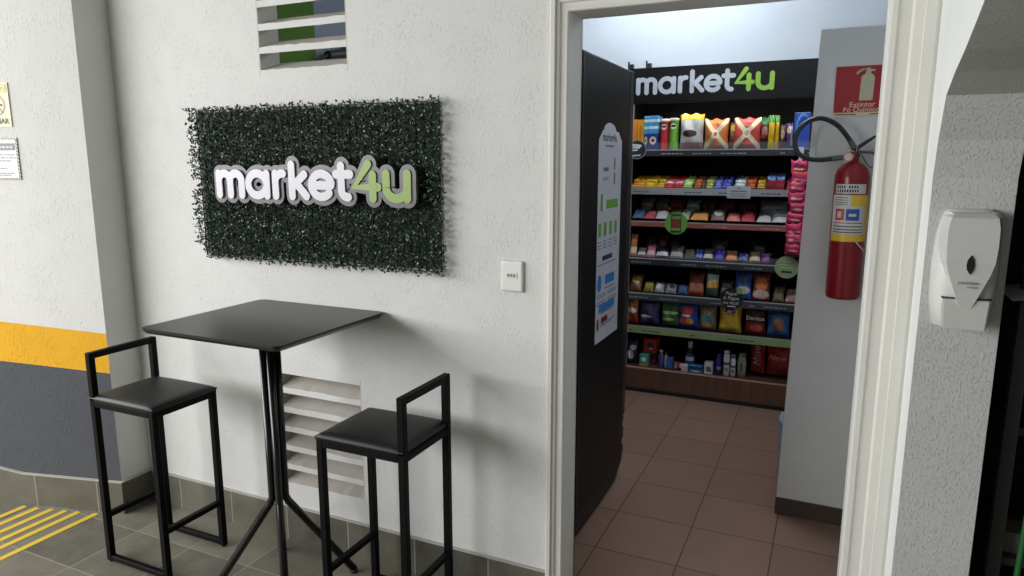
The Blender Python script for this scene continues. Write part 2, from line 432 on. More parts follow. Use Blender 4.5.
o = link('casing', bm, FRAMEW, door); o.location = (-(DX0 + DX1) / 2, -W0, 0)
bm = bmesh.new()                                         # back casing seen from inside
for (a, b) in ((DX0 - .06, DX0), (DX1, DX1 + .06)): box(bm, a, b, W1, yb, 0, DZ + .06)
box(bm, DX0, DX1, W1, yb, DZ, DZ + .06)
o = link('back_casing', bm, FRAMEW, door); o.location = (-(DX0 + DX1) / 2, -W0, 0)

# louvred concrete blocks set into the wall
def vent(name, v, label):
    x0, x1, z0, z1 = v
    e = empty(name, ((x0 + x1) / 2, W0, z0), 0, label, 'vent', None)
    ox = -(x0 + x1) / 2
    bm = bmesh.new()
    fw = .005
    box(bm, x0 + ox, x0 + ox + fw, 0, .1, 0, z1 - z0); link('side_frame', bm, CONC, e)
    bm = bmesh.new(); box(bm, x1 + ox - fw, x1 + ox, 0, .1, 0, z1 - z0); link('side_frame', bm, CONC, e)
    n = 6; th = .023; p = (z1 - z0 - th) / n
    for k in range(n + 1):
        bm = bmesh.new(); zb = k * p
        segs = 14; prev = None
        xs = [x0 + ox + fw + (x1 - x0 - 2 * fw) * i / segs for i in range(segs + 1)]
        rows = []
        for x in xs:
            j = random.uniform(-.002, .002); rise = .036
            rows.append([bm.verts.new(q) for q in ((x, 0, zb - (0 if k else 0)), (x, 0, zb + th + j), (x, .006, zb + th + .002 + j), (x, .1, zb + th + rise), (x, .1, zb + rise - .002))])
        if k == n:
            for r_ in rows:
                r_[3].co.z = z1 - z0; r_[4].co.z = z1 - z0 - .004; r_[1].co.z = z1 - z0; r_[2].co.z = z1 - z0
        for i in range(segs):
            for a in range(5):
                b_ = (a + 1) % 5
                f = bm.faces.new((rows[i][a], rows[i + 1][a], rows[i + 1][b_], rows[i][b_]))
                f.material_index = 1 if a == 0 else 0
        bm.faces.new(rows[0]); bm.faces.new(rows[-1][::-1])
        link('slat', bm, [CONC, WALLW], e)
    return e
vent('louvre_vent', VU, 'upper louvred concrete vent block in the white wall above the hedge panel')
vent('louvre_vent', VL, 'lower louvred concrete vent block in the white wall behind the bar table')

# painted hatching on the floor by the left pier
e = empty('floor_marking', (-3.0, 1.6, 0), 0, 'yellow painted hatch stripes on the slate floor by the grey skirting', 'floor marking')
YP = mat(rgb(222, 190, 62), .55, noise=.12)
for x, y in ((-2.82, 1.822), (-2.905, 1.80), (-2.968, 1.783), (-3.035, 1.766), (-3.105, 1.748), (-3.172, 1.734)):
    bm = bmesh.new(); box(bm, x - .014 + 3, x + .014 + 3, -1.5, y - .02 - 1.6, 0, .0016); link('stripe', bm, YP, e)

# ------------------------------------------------------------------ hedge panel and sign
hx0, hx1, hz0, hz1 = -2.280, -1.158, 1.135, 1.708
hedge = empty('artificial_hedge_panel', ((hx0 + hx1) / 2, W0, hz0), 0, 'dark green artificial leaf panel hung flat on the white wall', 'wall panel')
ho = Vector(((hx0 + hx1) / 2, W0, hz0))
bm = bmesh.new()
for i in range(37):
    x = -.540 + 1.08 * i / 36; box(bm, x - .0012, x + .0012, -.008, -.003, .008, hz1 - hz0 - .008)
for i in range(19):
    z = .008 + (hz1 - hz0 - .016) * i / 18; box(bm, -.54, .54, -.010, -.007, z - .0012, z + .0012)
box(bm, -.535, .535, -.005, -.0004, .015, hz1 - hz0 - .015)
link('backing_mesh', bm, mat((.006, .012, .006), .7), hedge)
LEAF = new_mat('boxwood_leaf', (.02, .05, .03), .30)
nt = LEAF.node_tree; g = nt.nodes.new('ShaderNodeNewGeometry'); rp = nt.nodes.new('ShaderNodeValToRGB')
rp.color_ramp.elements[0].color = (.012, .028, .018, 1); rp.color_ramp.elements[1].color = (.13, .20, .13, 1)
x_ = rp.color_ramp.elements.new(.6); x_.color = (.032, .066, .042, 1)
nt.links.new(g.outputs['Random Per Island'], rp.inputs[0]); nt.links.new(rp.outputs[0], nt.nodes['Principled BSDF'].inputs['Base Color'])
verts = []; faces = []
def leaf(p, d, s):
    d = d.normalized(); up = Vector((random.uniform(-1, 1), random.uniform(-1, 1), random.uniform(-1, 1)))
    a = d.cross(up)
    if a.length < 1e-3: return
    a.normalize(); n = a.cross(d); w = s * .36; k = len(verts)
    for q in (p, p + d * s * .4 + a * w + n * s * .12, p + d * s, p + d * s * .4 - a * w + n * s * .12, p + d * s * .5): verts.append(Vector((q.x, min(q.y, -.004), q.z)))
    faces.extend(((k, k + 1, k + 4), (k + 1, k + 2, k + 4), (k + 2, k + 3, k + 4), (k + 3, k, k + 4)))
hw, hh = (hx1 - hx0), (hz1 - hz0)
NX, NZ = 112, 56
for i in range(NX):
    for k in range(NZ):
        cx = -hw / 2 - .004 + (hw + .008) * (i + .5 + random.uniform(-.45, .45)) / NX; cz = hh * (k + .5 + random.uniform(-.45, .45)) / NZ
        if cx < -hw / 2 + .03 and abs(cz - hh * .5) < .02: continue          # the seam notch at the left edge
        if cx < -hw / 2 + .06 * max(0, 1 - cz / .07) : continue              # lower left corner is rounded off
        dep = random.uniform(-.046, -.020)
        tip = Vector((cx + random.uniform(-.008, .008), dep, cz + random.uniform(-.008, .008)))
        base = Vector((cx, -.014, cz))
        for q in range(4):
            t = random.uniform(.4, 1.0)
            p = base.lerp(tip, t)
            d = Vector((random.uniform(-1, 1), random.uniform(-1.0, .15), random.uniform(-1, 1)))
            leaf(p, d, random.uniform(.0075, .0125))
me = bpy.data.meshes.new('foliage'); me.from_pydata([tuple(v) for v in verts], [], faces); me.materials.append(LEAF)
o = bpy.data.objects.new('foliage', me); COL.objects.link(o); o.parent = hedge; o['kind'] = 'stuff'

sx_, sz_ = .1283, .107
sign = empty('wall_sign', (-2.119, 1.946, 1.373), 0, 'raised cut-out market4u sign with white and green letters on the hedge panel', 'sign')
BACKG = mat(rgb(78, 74, 77), .35, .0)
bm = bmesh.new()
j = 0
for L in LOGO:
    for st in L:
        stroke(bm, [(p[0] * sx_, p[1] * sz_) for p in st], .063, .0035 - .0002 * j, .0115 + .0001 * j); j += 1
link('backing_plate', bm, BACKG, sign)
logo_letters(sign, 0, 0, sx_, sz_, .0295, -.0045, -.0002, LETW, LETG)

# ------------------------------------------------------------------ socket plate
e = empty('wall_socket', (-.920, W0, 1.146), 0, 'white wall socket plate beside the door casing', 'socket')
bm = bmesh.new(); box(bm, -.039, .039, -.011, 0, -.050, .050, bev=.007, seg=4); link('cover_plate', bm, WHITEP, e)
bm = bmesh.new(); box(bm, -.021, .021, -.0125, -.0095, -.008, .015, bev=.002)
s = link('socket_module', bm, mat(rgb(236, 235, 230), .3), e)
bm = bmesh.new()
prism_xz(bm, [(-.019, .0035), (-.014, .0115), (.014, .0115), (.019, .0035), (.014, -.0045), (-.014, -.0045)], -.0128, -.0122)
w_ = link('socket_recess', bm, mat(rgb(196, 194, 188), .4), s)
bm = bmesh.new()
for x in (-.010, 0, .010): disc(bm, (x, .0035), .0028, -.0136, -.0126, 12)
link('pin_hole', bm, INK, s)
text('110', GREYINK, e, .013, (-.002, -.0104, .028), ext=.0002)

# ------------------------------------------------------------------ notices on the left wall (it runs at an angle there)
ang = math.atan2(1.862 - 1.742, -2.72 + 3.195)
def on_left(x):  # point on the slanted face of the left pier
    return 1.742 + (x + 3.195) * math.tan(ang)
def notice(label, xr, z0, z1, w, rim):
    h = z1 - z0; xc = xr - math.cos(ang) * w / 2
    e = empty('wall_notice', (xc, on_left(xc), z0), ang, label, 'notice')
    bm = bmesh.new(); box(bm, -w / 2, w / 2, -.004, 0, 0, h, bev=.001)
    link('panel', bm, rim, e)
    return e, w, h
CREAM = mat(rgb(232, 226, 190), .5); OLIVE = mat(rgb(168, 160, 110), .5)
e, w, h = notice('cream no-smoking notice, upper of two on the left wall', -3.040, 1.647, 1.821, .128, CREAM)
bm = bmesh.new(); box(bm, -w / 2 + .006, w / 2 - .006, -.0046, -.0038, h - .040, h - .005); link('header_band', bm, mat(rgb(206, 198, 120), .5), e)
text('PROIBIDO', mat(rgb(240, 236, 214), .5), e, .0225, (0, -.005, h - .0225))
text('FUMAR', GREYINK, e, .031, (.004, -.005, .022))
bm = bmesh.new()
for k in range(32):
    a0, a1 = 2 * PI * k / 32, 2 * PI * (k + 1) / 32
    prism_xz(bm, [(.043 * math.cos(a0), .086 + .043 * math.sin(a0)), (.043 * math.cos(a1), .086 + .043 * math.sin(a1)), (.037 * math.cos(a1), .086 + .037 * math.sin(a1)), (.037 * math.cos(a0), .086 + .037 * math.sin(a0))], -.0050, -.0041)
stroke(bm, [(-.028, .114), (.028, .058)], .008, -.0050, -.0041)
link('prohibition_ring', bm, mat(rgb(190, 150, 100), .5), e)
bm = bmesh.new(); box(bm, -.030, .020, -.0052, -.0042, .082, .090); box(bm, .022, .030, -.0052, -.0042, .082, .090); link('cigarette_symbol', bm, GREYINK, e)

STR = new_mat('hazard_stripe_border', (.5, .5, .5), .5)
nt = STR.node_tree; tc = nt.nodes.new('ShaderNodeTexCoord'); sp = nt.nodes.new('ShaderNodeSeparateXYZ'); nt.links.new(tc.outputs['Object'], sp.inputs[0])
fr = math_node(nt, 'FRACT', math_node(nt, 'MULTIPLY', math_node(nt, 'ADD', sp.outputs[0], sp.outputs[2]), 70.0))
nt.links.new(mix_col(nt, math_node(nt, 'GREATER_THAN', fr, .5), rgb(226, 222, 190), rgb(70, 70, 66)), nt.nodes['Principled BSDF'].inputs['Base Color'])
e, w, h = notice('white printed notice with striped border, lower of two on the left wall', -3.027, 1.436, 1.604, .20, STR)
bm = bmesh.new(); box(bm, -w / 2 + .008, w / 2 - .008, -.0046, -.0038, .008, h - .008); link('paper', bm, mat(rgb(228, 230, 232), .5), e)
bm = bmesh.new(); box(bm, -w / 2 + .014, w / 2 - .012, -.0052, -.0044, h - .050, h - .022); link('header_band', bm, mat(rgb(120, 124, 126), .5), e)
bm = bmesh.new()
for z, a, b in ((.100, -.08, .085), (.088, -.07, .085), (.076, -.03, .06), (.056, -.085, -.01), (.046, -.085, .04), (.026, -.03, .07), (.018, -.02, .06)):
    x = a
    while x < b:
        l = random.uniform(.006, .018); box(bm, x, min(b, x + l), -.0050, -.0044, z - .0022, z + .0022); x += l + .004
link('print', bm, mat(rgb(130, 134, 138), .6), e)
bm = bmesh.new(); x = -.08
while x < .07:
    l = random.uniform(.01, .02); box(bm, x, x + l, -.0056, -.0050, h - .041, h - .033); x += l + .005
link('header_print', bm, mat(rgb(215, 217, 218), .6), e)

# ------------------------------------------------------------------ bar stools and bar table
def make_stool(name, loc, rz, label):
    e = empty(name, loc, rz, label, 'stool', 'black bar stools at the bar table')
    w, d, t = .33, .28, .0115; hx, hy = w / 2 - t, d / 2 - t
    H, BK = .645, .825
    for sx, top in ((-1, BK - t), (1, H)):
        for sy in (-1, 1):
            bm = bmesh.new(); box(bm, sx * hx - t, sx * hx + t, sy * hy - t, sy * hy + t, .006, top + (t if sx < 0 else 0), bev=.0015, seg=1)
            leg = link('leg', bm, BLACKM, e)
            bm = bmesh.new(); lathe(bm, [(.009, 0), (.010, .002), (.010, .006)], (sx * hx, sy * hy, 0), 12); link('glide', bm, BLACKP, leg)
    bm = bmesh.new(); box(bm, -hx - t, -hx + t, -hy + t, hy - t, BK - 2 * t, BK, bev=.0015, seg=1); link('backrest', bm, BLACKM, e)
    bm = bmesh.new()
    for sy in (-1, 1): box(bm, -hx + t, hx - t, sy * hy - t, sy * hy + t, H - 2 * t, H, bev=.0015, seg=1)
    for sx in (-1, 1): box(bm, sx * hx - t, sx * hx + t, -hy + t, hy - t, H - 2 * t, H, bev=.0015, seg=1)
    link('seat_frame', bm, BLACKM, e)
    for sx in (-1, 1):
        bm = bmesh.new(); box(bm, sx * hx - t * .9, sx * hx + t * .9, -hy + t, hy - t, .178, .198, bev=.0015, seg=1); link('footrest', bm, BLACKM, e)
    for sy in (-1, 1):
        bm = bmesh.new(); box(bm, -hx + t, hx - t, sy * hy - t * .9, sy * hy + t * .9, .008, .028, bev=.0015, seg=1); link('floor_rail', bm, BLACKM, e)
    # padded seat: board and domed cushion
    bm = bmesh.new(); n = 14; x0, x1, y0, y1 = -w / 2 + .004, w / 2 + .002, -d / 2 - .0, d / 2 + .0
    top = {}; bot = {}
    def rr(u): return 1 - abs(u) ** 8
    for i in range(n + 1):
        for k in range(n + 1):
            u, v = -1 + 2 * i / n, -1 + 2 * k / n
            uu = math.sin(u * PI / 2) * .4 + u * .6; vv = math.sin(v * PI / 2) * .4 + v * .6
            x = (x0 + x1) / 2 + uu * (x1 - x0) / 2; y = (y0 + y1) / 2 + vv * (y1 - y0) / 2
            edge = max(abs(u), abs(v))
            z = H + .020 + .010 * (1 - u * u) * (1 - v * v) - (.008 if edge == 1 else 0)
            top[i, k] = bm.verts.new((x, y, z))
            if edge == 1: bot[i, k] = bm.verts.new((x, y, H + .001))
    for i in range(n):
        for k in range(n): bm.faces.new((top[i, k], top[i + 1, k], top[i + 1, k + 1], top[i, k + 1]))
    ring = [(i, 0) for i in range(n)] + [(n, k) for k in range(n)] + [(i, n) for i in range(n, 0, -1)] + [(0, k) for k in range(n, 0, -1)]
    for a, b in zip(ring, ring[1:] + ring[:1]): bm.faces.new((top[a], bot[a], bot[b], top[b]))
    bm.faces.new([bot[q] for q in ring])
    st = link('seat', bm, VINYL, e, smooth=True)
    bm = bmesh.new(); loop = [(x1, y0, H + .016), (x1, y1, H + .016)]
    tube(bm, [(x0, y0, H + .0100), (x1 + .001, y0 - .001, H + .0100), (x1 + .001, y1 + .001, H + .0100), (x0, y1, H + .0100)], .0022, 6); link('seam', bm, VINYL, st)
    return e
make_stool('bar_stool', (-2.267, 1.715, 0), 0, 'black metal bar stool by the yellow and grey wall, left of the bar table')
make_stool('bar_stool', (-1.266, 1.770, 0), PI, 'black metal bar stool right of the bar table, nearer the doorway')

cx, cy, TZ = -1.704, 1.738, .985
e = empty('bar_table', (cx, cy, 0), 0, 'tall square black bar table with splayed tube legs against the wall', 'table')
bm = bmesh.new(); box(bm, -.284, .288, -.266, .264, TZ - .020, TZ, bev=0)
ve = [ed for ed in bm.edges if abs(ed.verts[0].co.z - ed.verts[1].co.z) > .01]
bmesh.ops.bevel(bm, geom=ve, offset=.022, segments=5, affect='EDGES', profile=.5)
he = [ed for ed in bm.edges if abs(ed.verts[0].co.z - (TZ - .02)) < 1e-4 and abs(ed.verts[1].co.z - (TZ - .02)) < 1e-4]
bmesh.ops.bevel(bm, geom=he, offset=.012, segments=1, affect='EDGES')
link('tabletop', bm, mat((.010, .009, .009), .32, 0, .45), e)
bm = bmesh.new(); box(bm, -.11, .11, -.11, .11, TZ - .026, TZ - .020); link('mounting_plate', bm, BLACKM, e)
for ax, ay in ((-1, -1), (1, -1), (1, 1), (-1, 1)):
    bm = bmesh.new(); o_ = .0155; f_ = .175
    tube(bm, [(ax * o_, ay * o_, TZ - .026), (ax * o_, ay * o_, .345), (ax * (o_ + .006), ay * (o_ + .006), .325), (ax * f_, ay * f_, .014)], .0135, 12)
    lg = link('leg', bm, mat((.006, .006, .0065), .22, 0, .5), e, smooth=True)
    bm = bmesh.new(); lathe(bm, [(.013, 0), (.015, .003), (.0135, .016)], (ax * f_, ay * f_, 0), 14); link('foot_cap', bm, BLACKP, lg)

# ------------------------------------------------------------------ soap dispenser on the pilaster
e = empty('soap_dispenser', (.270, 1.82, 1.130), 0, 'white wall soap dispenser on the rough grey pilaster at the right', 'dispenser')
DW = mat(rgb(214, 215, 210), .28)
def shell(prof, y_back, nx=16):
    """prof rows: (z, half width, depth); rounded box section from the wall outward"""
    bm = bmesh.new(); rows = []
    for z, hw, dp in prof:
        r_ = []
        for i in range(nx + 1):
            a = PI * i / nx
            c, s = math.cos(a), math.sin(a)
            x = -hw * math.copysign(abs(c) ** .55, c); y = y_back - dp * abs(s) ** .55
            r_.append(bm.verts.new((x, y, z)))
        rows.append(r_)
    for a, b in zip(rows, rows[1:]):
        for i in range(nx): bm.faces.new((a[i], a[i + 1], b[i + 1], b[i]))
    bm.faces.new(rows[0]); bm.faces.new(rows[-1][::-1])
    for a, b in zip(rows, rows[1:]): bm.faces.new((a[0], b[0], b[-1], a[-1]))
    return bm
bm = shell([(.016, .050, .060), (.018, .055, .066), (.08, .062, .078), (.15, .064, .082), (.21, .061, .076), (.250, .054, .064), (.267, .048, .050), (.273, .040, .034)], 0)
link('housing', bm, DW, e, smooth=True)
bm = bmesh.new()
cov = [(.266, .036), (.258, .042), (.235, .046), (.20, .046), (.165, .044), (.140, .038), (.118, .030), (.098, .023), (.080, .016), (.068, .011), (.062, .005)]
fr_ = [bm.verts.new((-hw, -.097 + (.016 if z > .262 else 0) + abs(z - .17) * .06, z)) for z, hw in cov] + [bm.verts.new((hw, -.097 + (.016 if z > .262 else 0) + abs(z - .17) * .06, z)) for z, hw in cov[::-1]]
bk_ = [bm.verts.new((v.co.x * 1.25, -.055, v.co.z + (.003 if v.co.z > .255 else -.003))) for v in fr_]
n = len(cov)
for i in range(n - 1): bm.faces.new((fr_[i], fr_[i + 1], fr_[2 * n - 2 - i], fr_[2 * n - 1 - i]))
for i in range(2 * n): bm.faces.new((fr_[i], fr_[(i + 1) % (2 * n)], bk_[(i + 1) % (2 * n)], bk_[i]))
link('front_cover', bm, mat(rgb(200, 201, 196), .3), e)
bm = bmesh.new(); prism_xz(bm, [(-.0, .140), (.006, .150), (.0075, .160), (.006, .171), (0, .181), (-.006, .171), (-.0075, .160), (-.006, .150)], -.0985, -.0945); link('sight_window', bm, mat((.012, .010, .008), .2), e)
bm = bmesh.new()
pl = [(-.042, .086, -.086), (.046, .086, -.086), (.040, .020, -.100), (-.042, .020, -.100)]
a = [bm.verts.new((x, y, z)) for x, z, y in pl]; b = [bm.verts.new((x * .97, -.030, z + .003)) for x, z, y in pl]
bm.faces.new(a); bm.faces.new(b[::-1])
for k in range(4): bm.faces.new((a[k], a[(k + 1) % 4], b[(k + 1) % 4], b[k]))
bmesh.ops.bevel(bm, geom=list(bm.edges), offset=.003, segments=2, affect='EDGES')
link('push_lever', bm, mat(rgb(196, 198, 192), .3), e)
bm = bmesh.new(); box(bm, -.044, .048, -.0868, -.05, .0845, .0868); link('lever_gap', bm, BLACKP, e)
text('premisse', GREYINK, e, .0105, (-.001, -.0975, .122), ext=.0002)
text('velox', GREYINK, e, .0085, (.007, -.0975, .113), ext=.0002)

# ------------------------------------------------------------------ dark store contents
e = empty('storage_rack', (.80, 2.13, 0), 0, 'dark metal storage rack in the black recess at the right edge', 'rack')
for x in (-.38, .38):
    for y in (-.2, .2):
        bm = bmesh.new(); box(bm, x - .014, x + .014, y - .014, y + .014, 0, 1.75); link('post', bm, mat((.03, .03, .03), .5), e)
for z in (.545, .88, 1.205, 1.53):
    bm = bmesh.new(); box(bm, -.37, .37, -.19, .19, z - .02, z); link('shelf', bm, mat((.035, .035, .037), .5), e)
bm = bmesh.new(); n = 8; rows = []
for i in range(n + 1):
    rows.append([bm.verts.new((.366 + .19 * i / n, 1.795 + .20 * k / 4, 1.2075 + .012 * math.sin(i / n * PI) + .002 * k / 4)) for k in range(5)])
for i in range(n):
    for k in range(4): bm.faces.new((rows[i][k], rows[i + 1][k], rows[i + 1][k + 1], rows[i][k + 1]))
bmesh.ops.solidify(bm, geom=list(bm.faces), thickness=.001)
tag(link('paper_sheet', bm, mat(rgb(190, 192, 200), .6)), 'curled white paper sheet on the dark rack beside the dispenser', 'paper')
bm = bmesh.new(); box(bm, .440, .505, 1.965, 2.05, .545, .600, bev=.004); 
tag(link('cardboard_box', bm, mat(rgb(104, 104, 100), .8)), 'small grey box low on the dark storage rack', 'box')
bm = bmesh.new(); tube(bm, [(.452, 1.885, .0), (.456, 1.885, .3), (.461, 1.885, .52), (.465, 1.885, .67), (.480, 1.89, .95)], .007, 8)
tag(link('garden_hose', bm, mat(rgb(40, 110, 50), .5), smooth=True), 'thin green hose hanging in the black recess at lower right', 'hose')

# ------------------------------------------------------------------ fridge behind the doorway
e = empty('display_fridge', (-1.18, 2.82, 0), 0, 'tall black display fridge just inside the doorway', 'fridge')
bm = bmesh.new(); X0, X1 = -.326, .326
box(bm, X0, X1, -.365, .285, .09, 1.905, bev=.008); link('cabinet', bm, mat((.005, .0055, .007), .42, 0, .18), e)
bm = bmesh.new(); box(bm, X0 + .005, X1, .29, .352, .30, 1.905, bev=.006); dr = link('door', bm, mat((.010, .010, .012), .4), e)
bm = bmesh.new(); box(bm, X0 + .05, X1 - .05, .350, .354, .45, 1.6); link('door_glass', bm, mat((.02, .025, .03), .08), dr)
bm = bmesh.new(); box(bm, X0 + .012, X1 - .012, .284, .291, .37, 1.885); link('door_seal', bm, BLACKP, dr)
bm = bmesh.new()
prism_yz(bm, [(.285, .06), (.322, .07), (.345, .11), (.345, .145), (.328, .155), (.328, .175), (.347, .185), (.347, .235), (.330, .245), (.330, .265), (.345, .275), (.345, .292), (.285, .298)], X0 + .004, X1 - .004)
link('front_grille', bm, BLACKP, e)
bm = bmesh.new(); prism_yz(bm, [(-.36, .012), (.20, .012), (.32, .075), (.32, .092), (-.36, .092)], X0 + .004, X1 - .002); link('base', bm, BLACKP, e)
for x in (-.28, .28):
    for y in (-.32, .15):
        bm = bmesh.new(); lathe(bm, [(.018, 0), (.018, .004), (.01, .012)], (x, y, 0), 12); link('foot', bm, BLACKP, e)
bm = bmesh.new(); box(bm, X1 - .0005, X1 + .0015, -.350, -.343, .1, 1.895); link('panel_seam', bm, mat((.03, .033, .038), .3), e)
# instruction sticker on its side
st = empty('instruction_sticker', (X1, 0, 0)); st.parent = e
MS = Matrix(((0, 1, 0), (1, 0, 0), (0, 0, 1)))
def side_pts(pts, y0, y1, mtl, name, par=st):
    bm = bmesh.new(); a = [bm.verts.new((y1, p[0], p[1])) for p in pts]; b = [bm.verts.new((y0, p[0], p[1])) for p in pts]
    bm.faces.new(a); bm.faces.new(b[::-1]); n = len(pts)
    for k in range(n): bm.faces.new((a[k], a[(k + 1) % n], b[(k + 1) % n], b[k]))
    return link(name, bm, mtl, par)
ya, yb2 = -.152, .170
ST = mat(rgb(186, 188, 196), .5)
out = [(ya, .765), (yb2, .765), (yb2, 1.595), (yb2 - .03, 1.615), (yb2 - .05, 1.632)] + [(.0 + .085 * math.cos(R(a)) - .005, 1.632 + .032 * math.sin(R(a))) for a in range(0, 181, 20)] + [(ya + .05, 1.632), (ya + .03, 1.615), (ya, 1.595)]
paper = side_pts(out, .0004, .0012, ST, 'sticker_sheet')
def srect(y, z, w, h, m_, name): return side_pts([(y - w / 2, z - h / 2), (y + w / 2, z - h / 2), (y + w / 2, z + h / 2), (y - w / 2, z + h / 2)], .0010, .0017, m_, name)
GRN = mat(rgb(96, 150, 50), .5); BLU = mat(rgb(30, 120, 190), .5); MAR = mat(rgb(110, 26, 44), .5)
def stext(s, m_, size, y, z, sx=1.0): 
    o = text(s, m_, st, size, (.0018, y, z), rot=(PI / 2, 0, PI / 2), ext=.0002, sx=sx)
    return o
stext('market4u', INK, .05, -.005, 1.605)
srect(-.005, 1.572, .11, .007, GREYINK, 'print_line')
srect(-.05, 1.478, .07, .016, GREYINK, 'print_line'); srect(-.05, 1.44, .08, .016, mat(rgb(150, 152, 160), .5), 'print_line')
srect(.07, 1.50, .018, .05, GREYINK, 'print_line'); srect(.07, 1.44, .018, .05, GREYINK, 'print_line')
for k, (y, z, w, h, m_) in enumerate(((-.10, 1.345, .03, .07, GRN), (.045, 1.335, .16, .036, GRN), (-.12, 1.235, .035, .055, GRN), (-.045, 1.235, .035, .055, GRN), (.03, 1.235, .035, .055, GRN), (.105, 1.235, .035, .055, GRN),
        (-.005, 1.115, .14, .020, INK), (-.11, .99, .05, .062, BLU), (.03, .995, .15, .04, BLU), (.02, .965, .13, .008, GREYINK))): 
    if k < 7: srect(y, z, w, h, m_, 'print_block')
for y in (-.12, -.045, .03, .105):
    for z in (1.185, 1.172, 1.159): srect(y, z, .045, .004, GREYINK, 'print_line')
srect(-.005, 1.09, .26, .004, GREYINK, 'print_line')
bm = bmesh.new()
a = [bm.verts.new((.0017, -.11 + .030 * math.cos(2 * PI * k / 20), 1.015 + .036 * math.sin(2 * PI * k / 20))) for k in range(20)]; bm.faces.new(a); link('print_block', bm, BLU, st)
srect(.035, 1.02, .13, .04, BLU, 'print_block')
srect(.035, .985, .15, .005, GREYINK, 'print_line')
for y in (-.08, .07):
    for z in (.965, .955, .935, .925): srect(y, z, .12, .004, GREYINK, 'print_line')
srect(.0, .905, .22, .034, BLU, 'print_block'); srect(.0, .883, .16, .004, GREYINK, 'print_line')
srect(-.12, .842, .028, .046, MAR, 'print_block'); srect(-.03, .853, .09, .024, MAR, 'print_block')
srect(.03, .836, .20, .004, GREYINK, 'print_line'); srect(.0, .828, .16, .004, GREYINK, 'print_line')
# ------------------------------------------------------------------ shelving unit with header
SX0, SX1, SF, SB = -1.205, .45, 4.41, 4.86
unit = empty('shelving_unit', (0, 4.63, 0), 0, 'tall black shelving unit stocked with snacks at the back of the shop', 'shelf')
UY = -4.63
def part(name, m, bm, parent=unit, smooth=False):
    for v in bm.verts: v.co.y += UY
    return link(name, bm, m, parent, smooth)
SHB = mat((.0035, .0035, .004), .6, 0, .2)
bm = bmesh.new(); box(bm, SX0 - .02, SX1 + .02, SB, SB + .03, .17, 2.08); part('back_panel', SHB, bm)
for x in (SX0 - .02, SX1):
    bm = bmesh.new(); box(bm, x, x + .02, SF + .03, SB, .0, 2.08); part('side_panel', SHB, bm)
bm = bmesh.new(); box(bm, SX0 - .02, SX1 + .02, SF - .012, SF + .03, 1.868, 2.082, bev=.003); hd = part('header_panel', mat((.004, .004, .0045), .5, 0, .2), bm)
bm = bmesh.new(); box(bm, SX0, SX1, SF + .03, SB, 2.06, 2.08); part('top_panel', SHB, bm)
ol = SF - .0125 + UY
logo_letters(hd, -1.175, 1.918, .1205, .108, .0265, ol - .004, ol + .001, mat(rgb(196, 199, 208), .45), mat(rgb(140, 184, 60), .45))
for x in (-1.232, -1.118):
    bm = bmesh.new(); box(bm, x - .016, x + .016, SF + .06, SF + .09, 2.08, 2.118); box(bm, x - .016, x - .006, SF + .055, SF + .06, 2.08, 2.134); part('top_bracket', BLACKP, bm)
UPM = mat(rgb(150, 152, 156), .4, .4)
for x in (SX0 + .004, SX1 - .012):
    bm = bmesh.new(); box(bm, x, x + .010, SF + .018, SF + .03, .17, 1.868); part('upright', UPM, bm)
shelves = [(1.586, .040, rgb(44, 43, 46), 'light'), (1.349, .040, rgb(150, 151, 156), 'dark'), (1.139, .034, rgb(150, 82, 70), 'light'), (.900, .042, rgb(48, 50, 58), 'light'), (.671, .046, rgb(64, 66, 76), 'light'), (.451, .048, rgb(140, 160, 112), 'dark')]
for z, h, c, tone in shelves:
    bm = bmesh.new(); box(bm, SX0, SX1, SF + .016, SB, z - .024, z - .0005); sh = part('shelf_board', SHB, bm)
    bm = bmesh.new(); box(bm, SX0, SX1, SF, SF + .014, z - h, z - .004, bev=.002); rl = part('price_rail', mat(c, .4), bm, sh)
    bm = bmesh.new(); x = SX0 + .03
    while x < .1:
        for q in range(random.choice((1, 4, 5))):
            l = random.uniform(.012, .03); box(bm, x, x + l, SF - .0008, SF + .0004, z - h * .62 - .0025, z - h * .62 + .0035); x += l + .006
        x += random.uniform(.05, .22)
    part('price_print', mat(rgb(150, 150, 152) if tone == 'light' else (.03, .03, .03), .6), bm, rl)
    bm = bmesh.new(); box(bm, SX0, SX1, SF - .001, SF + .010, z - .004, z + .001); part('rail_edge', mat(rgb(170, 168, 168), .4), bm, rl)
ACR = new_mat('clear_acrylic', (.9, .93, .95), .05)
b = ACR.node_tree.nodes['Principled BSDF']; b.inputs['Alpha'].default_value = .05
for z in (1.586, .900):
    bm = bmesh.new(); box(bm, SX0 + .02, SX1 - .02, SF + .004, SF + .007, z + .001, z + .042); part('acrylic_lip', ACR, bm)
WOOD = new_mat('dark_walnut_laminate', rgb(96, 66, 54), .45)
nt = WOOD.node_tree; tc = nt.nodes.new('ShaderNodeTexCoord'); mp = nt.nodes.new('ShaderNodeMapping'); mp.inputs['Scale'].default_value = (14, 14, 1.6)
wn = nt.nodes.new('ShaderNodeTexNoise'); wn.inputs['Scale'].default_value = 2.5; wn.inputs['Detail'].default_value = 7
nt.links.new(tc.outputs['Object'], mp.inputs[0]); nt.links.new(mp.outputs[0], wn.inputs['Vector'])
nt.links.new(mix_col(nt, wn.outputs['Fac'], rgb(70, 46, 38), rgb(122, 88, 72)), nt.nodes['Principled BSDF'].inputs['Base Color'])
bm = bmesh.new(); box(bm, SX0 - .02, SX1 + .02, SF, SB + .03, .028, .164); pl_ = part('plinth', WOOD, bm)
bm = bmesh.new(); box(bm, SX0 - .02, SX1 + .02, SF, SB + .03, .164, .173); part('plinth_top', mat(rgb(74, 50, 42), .55), bm)
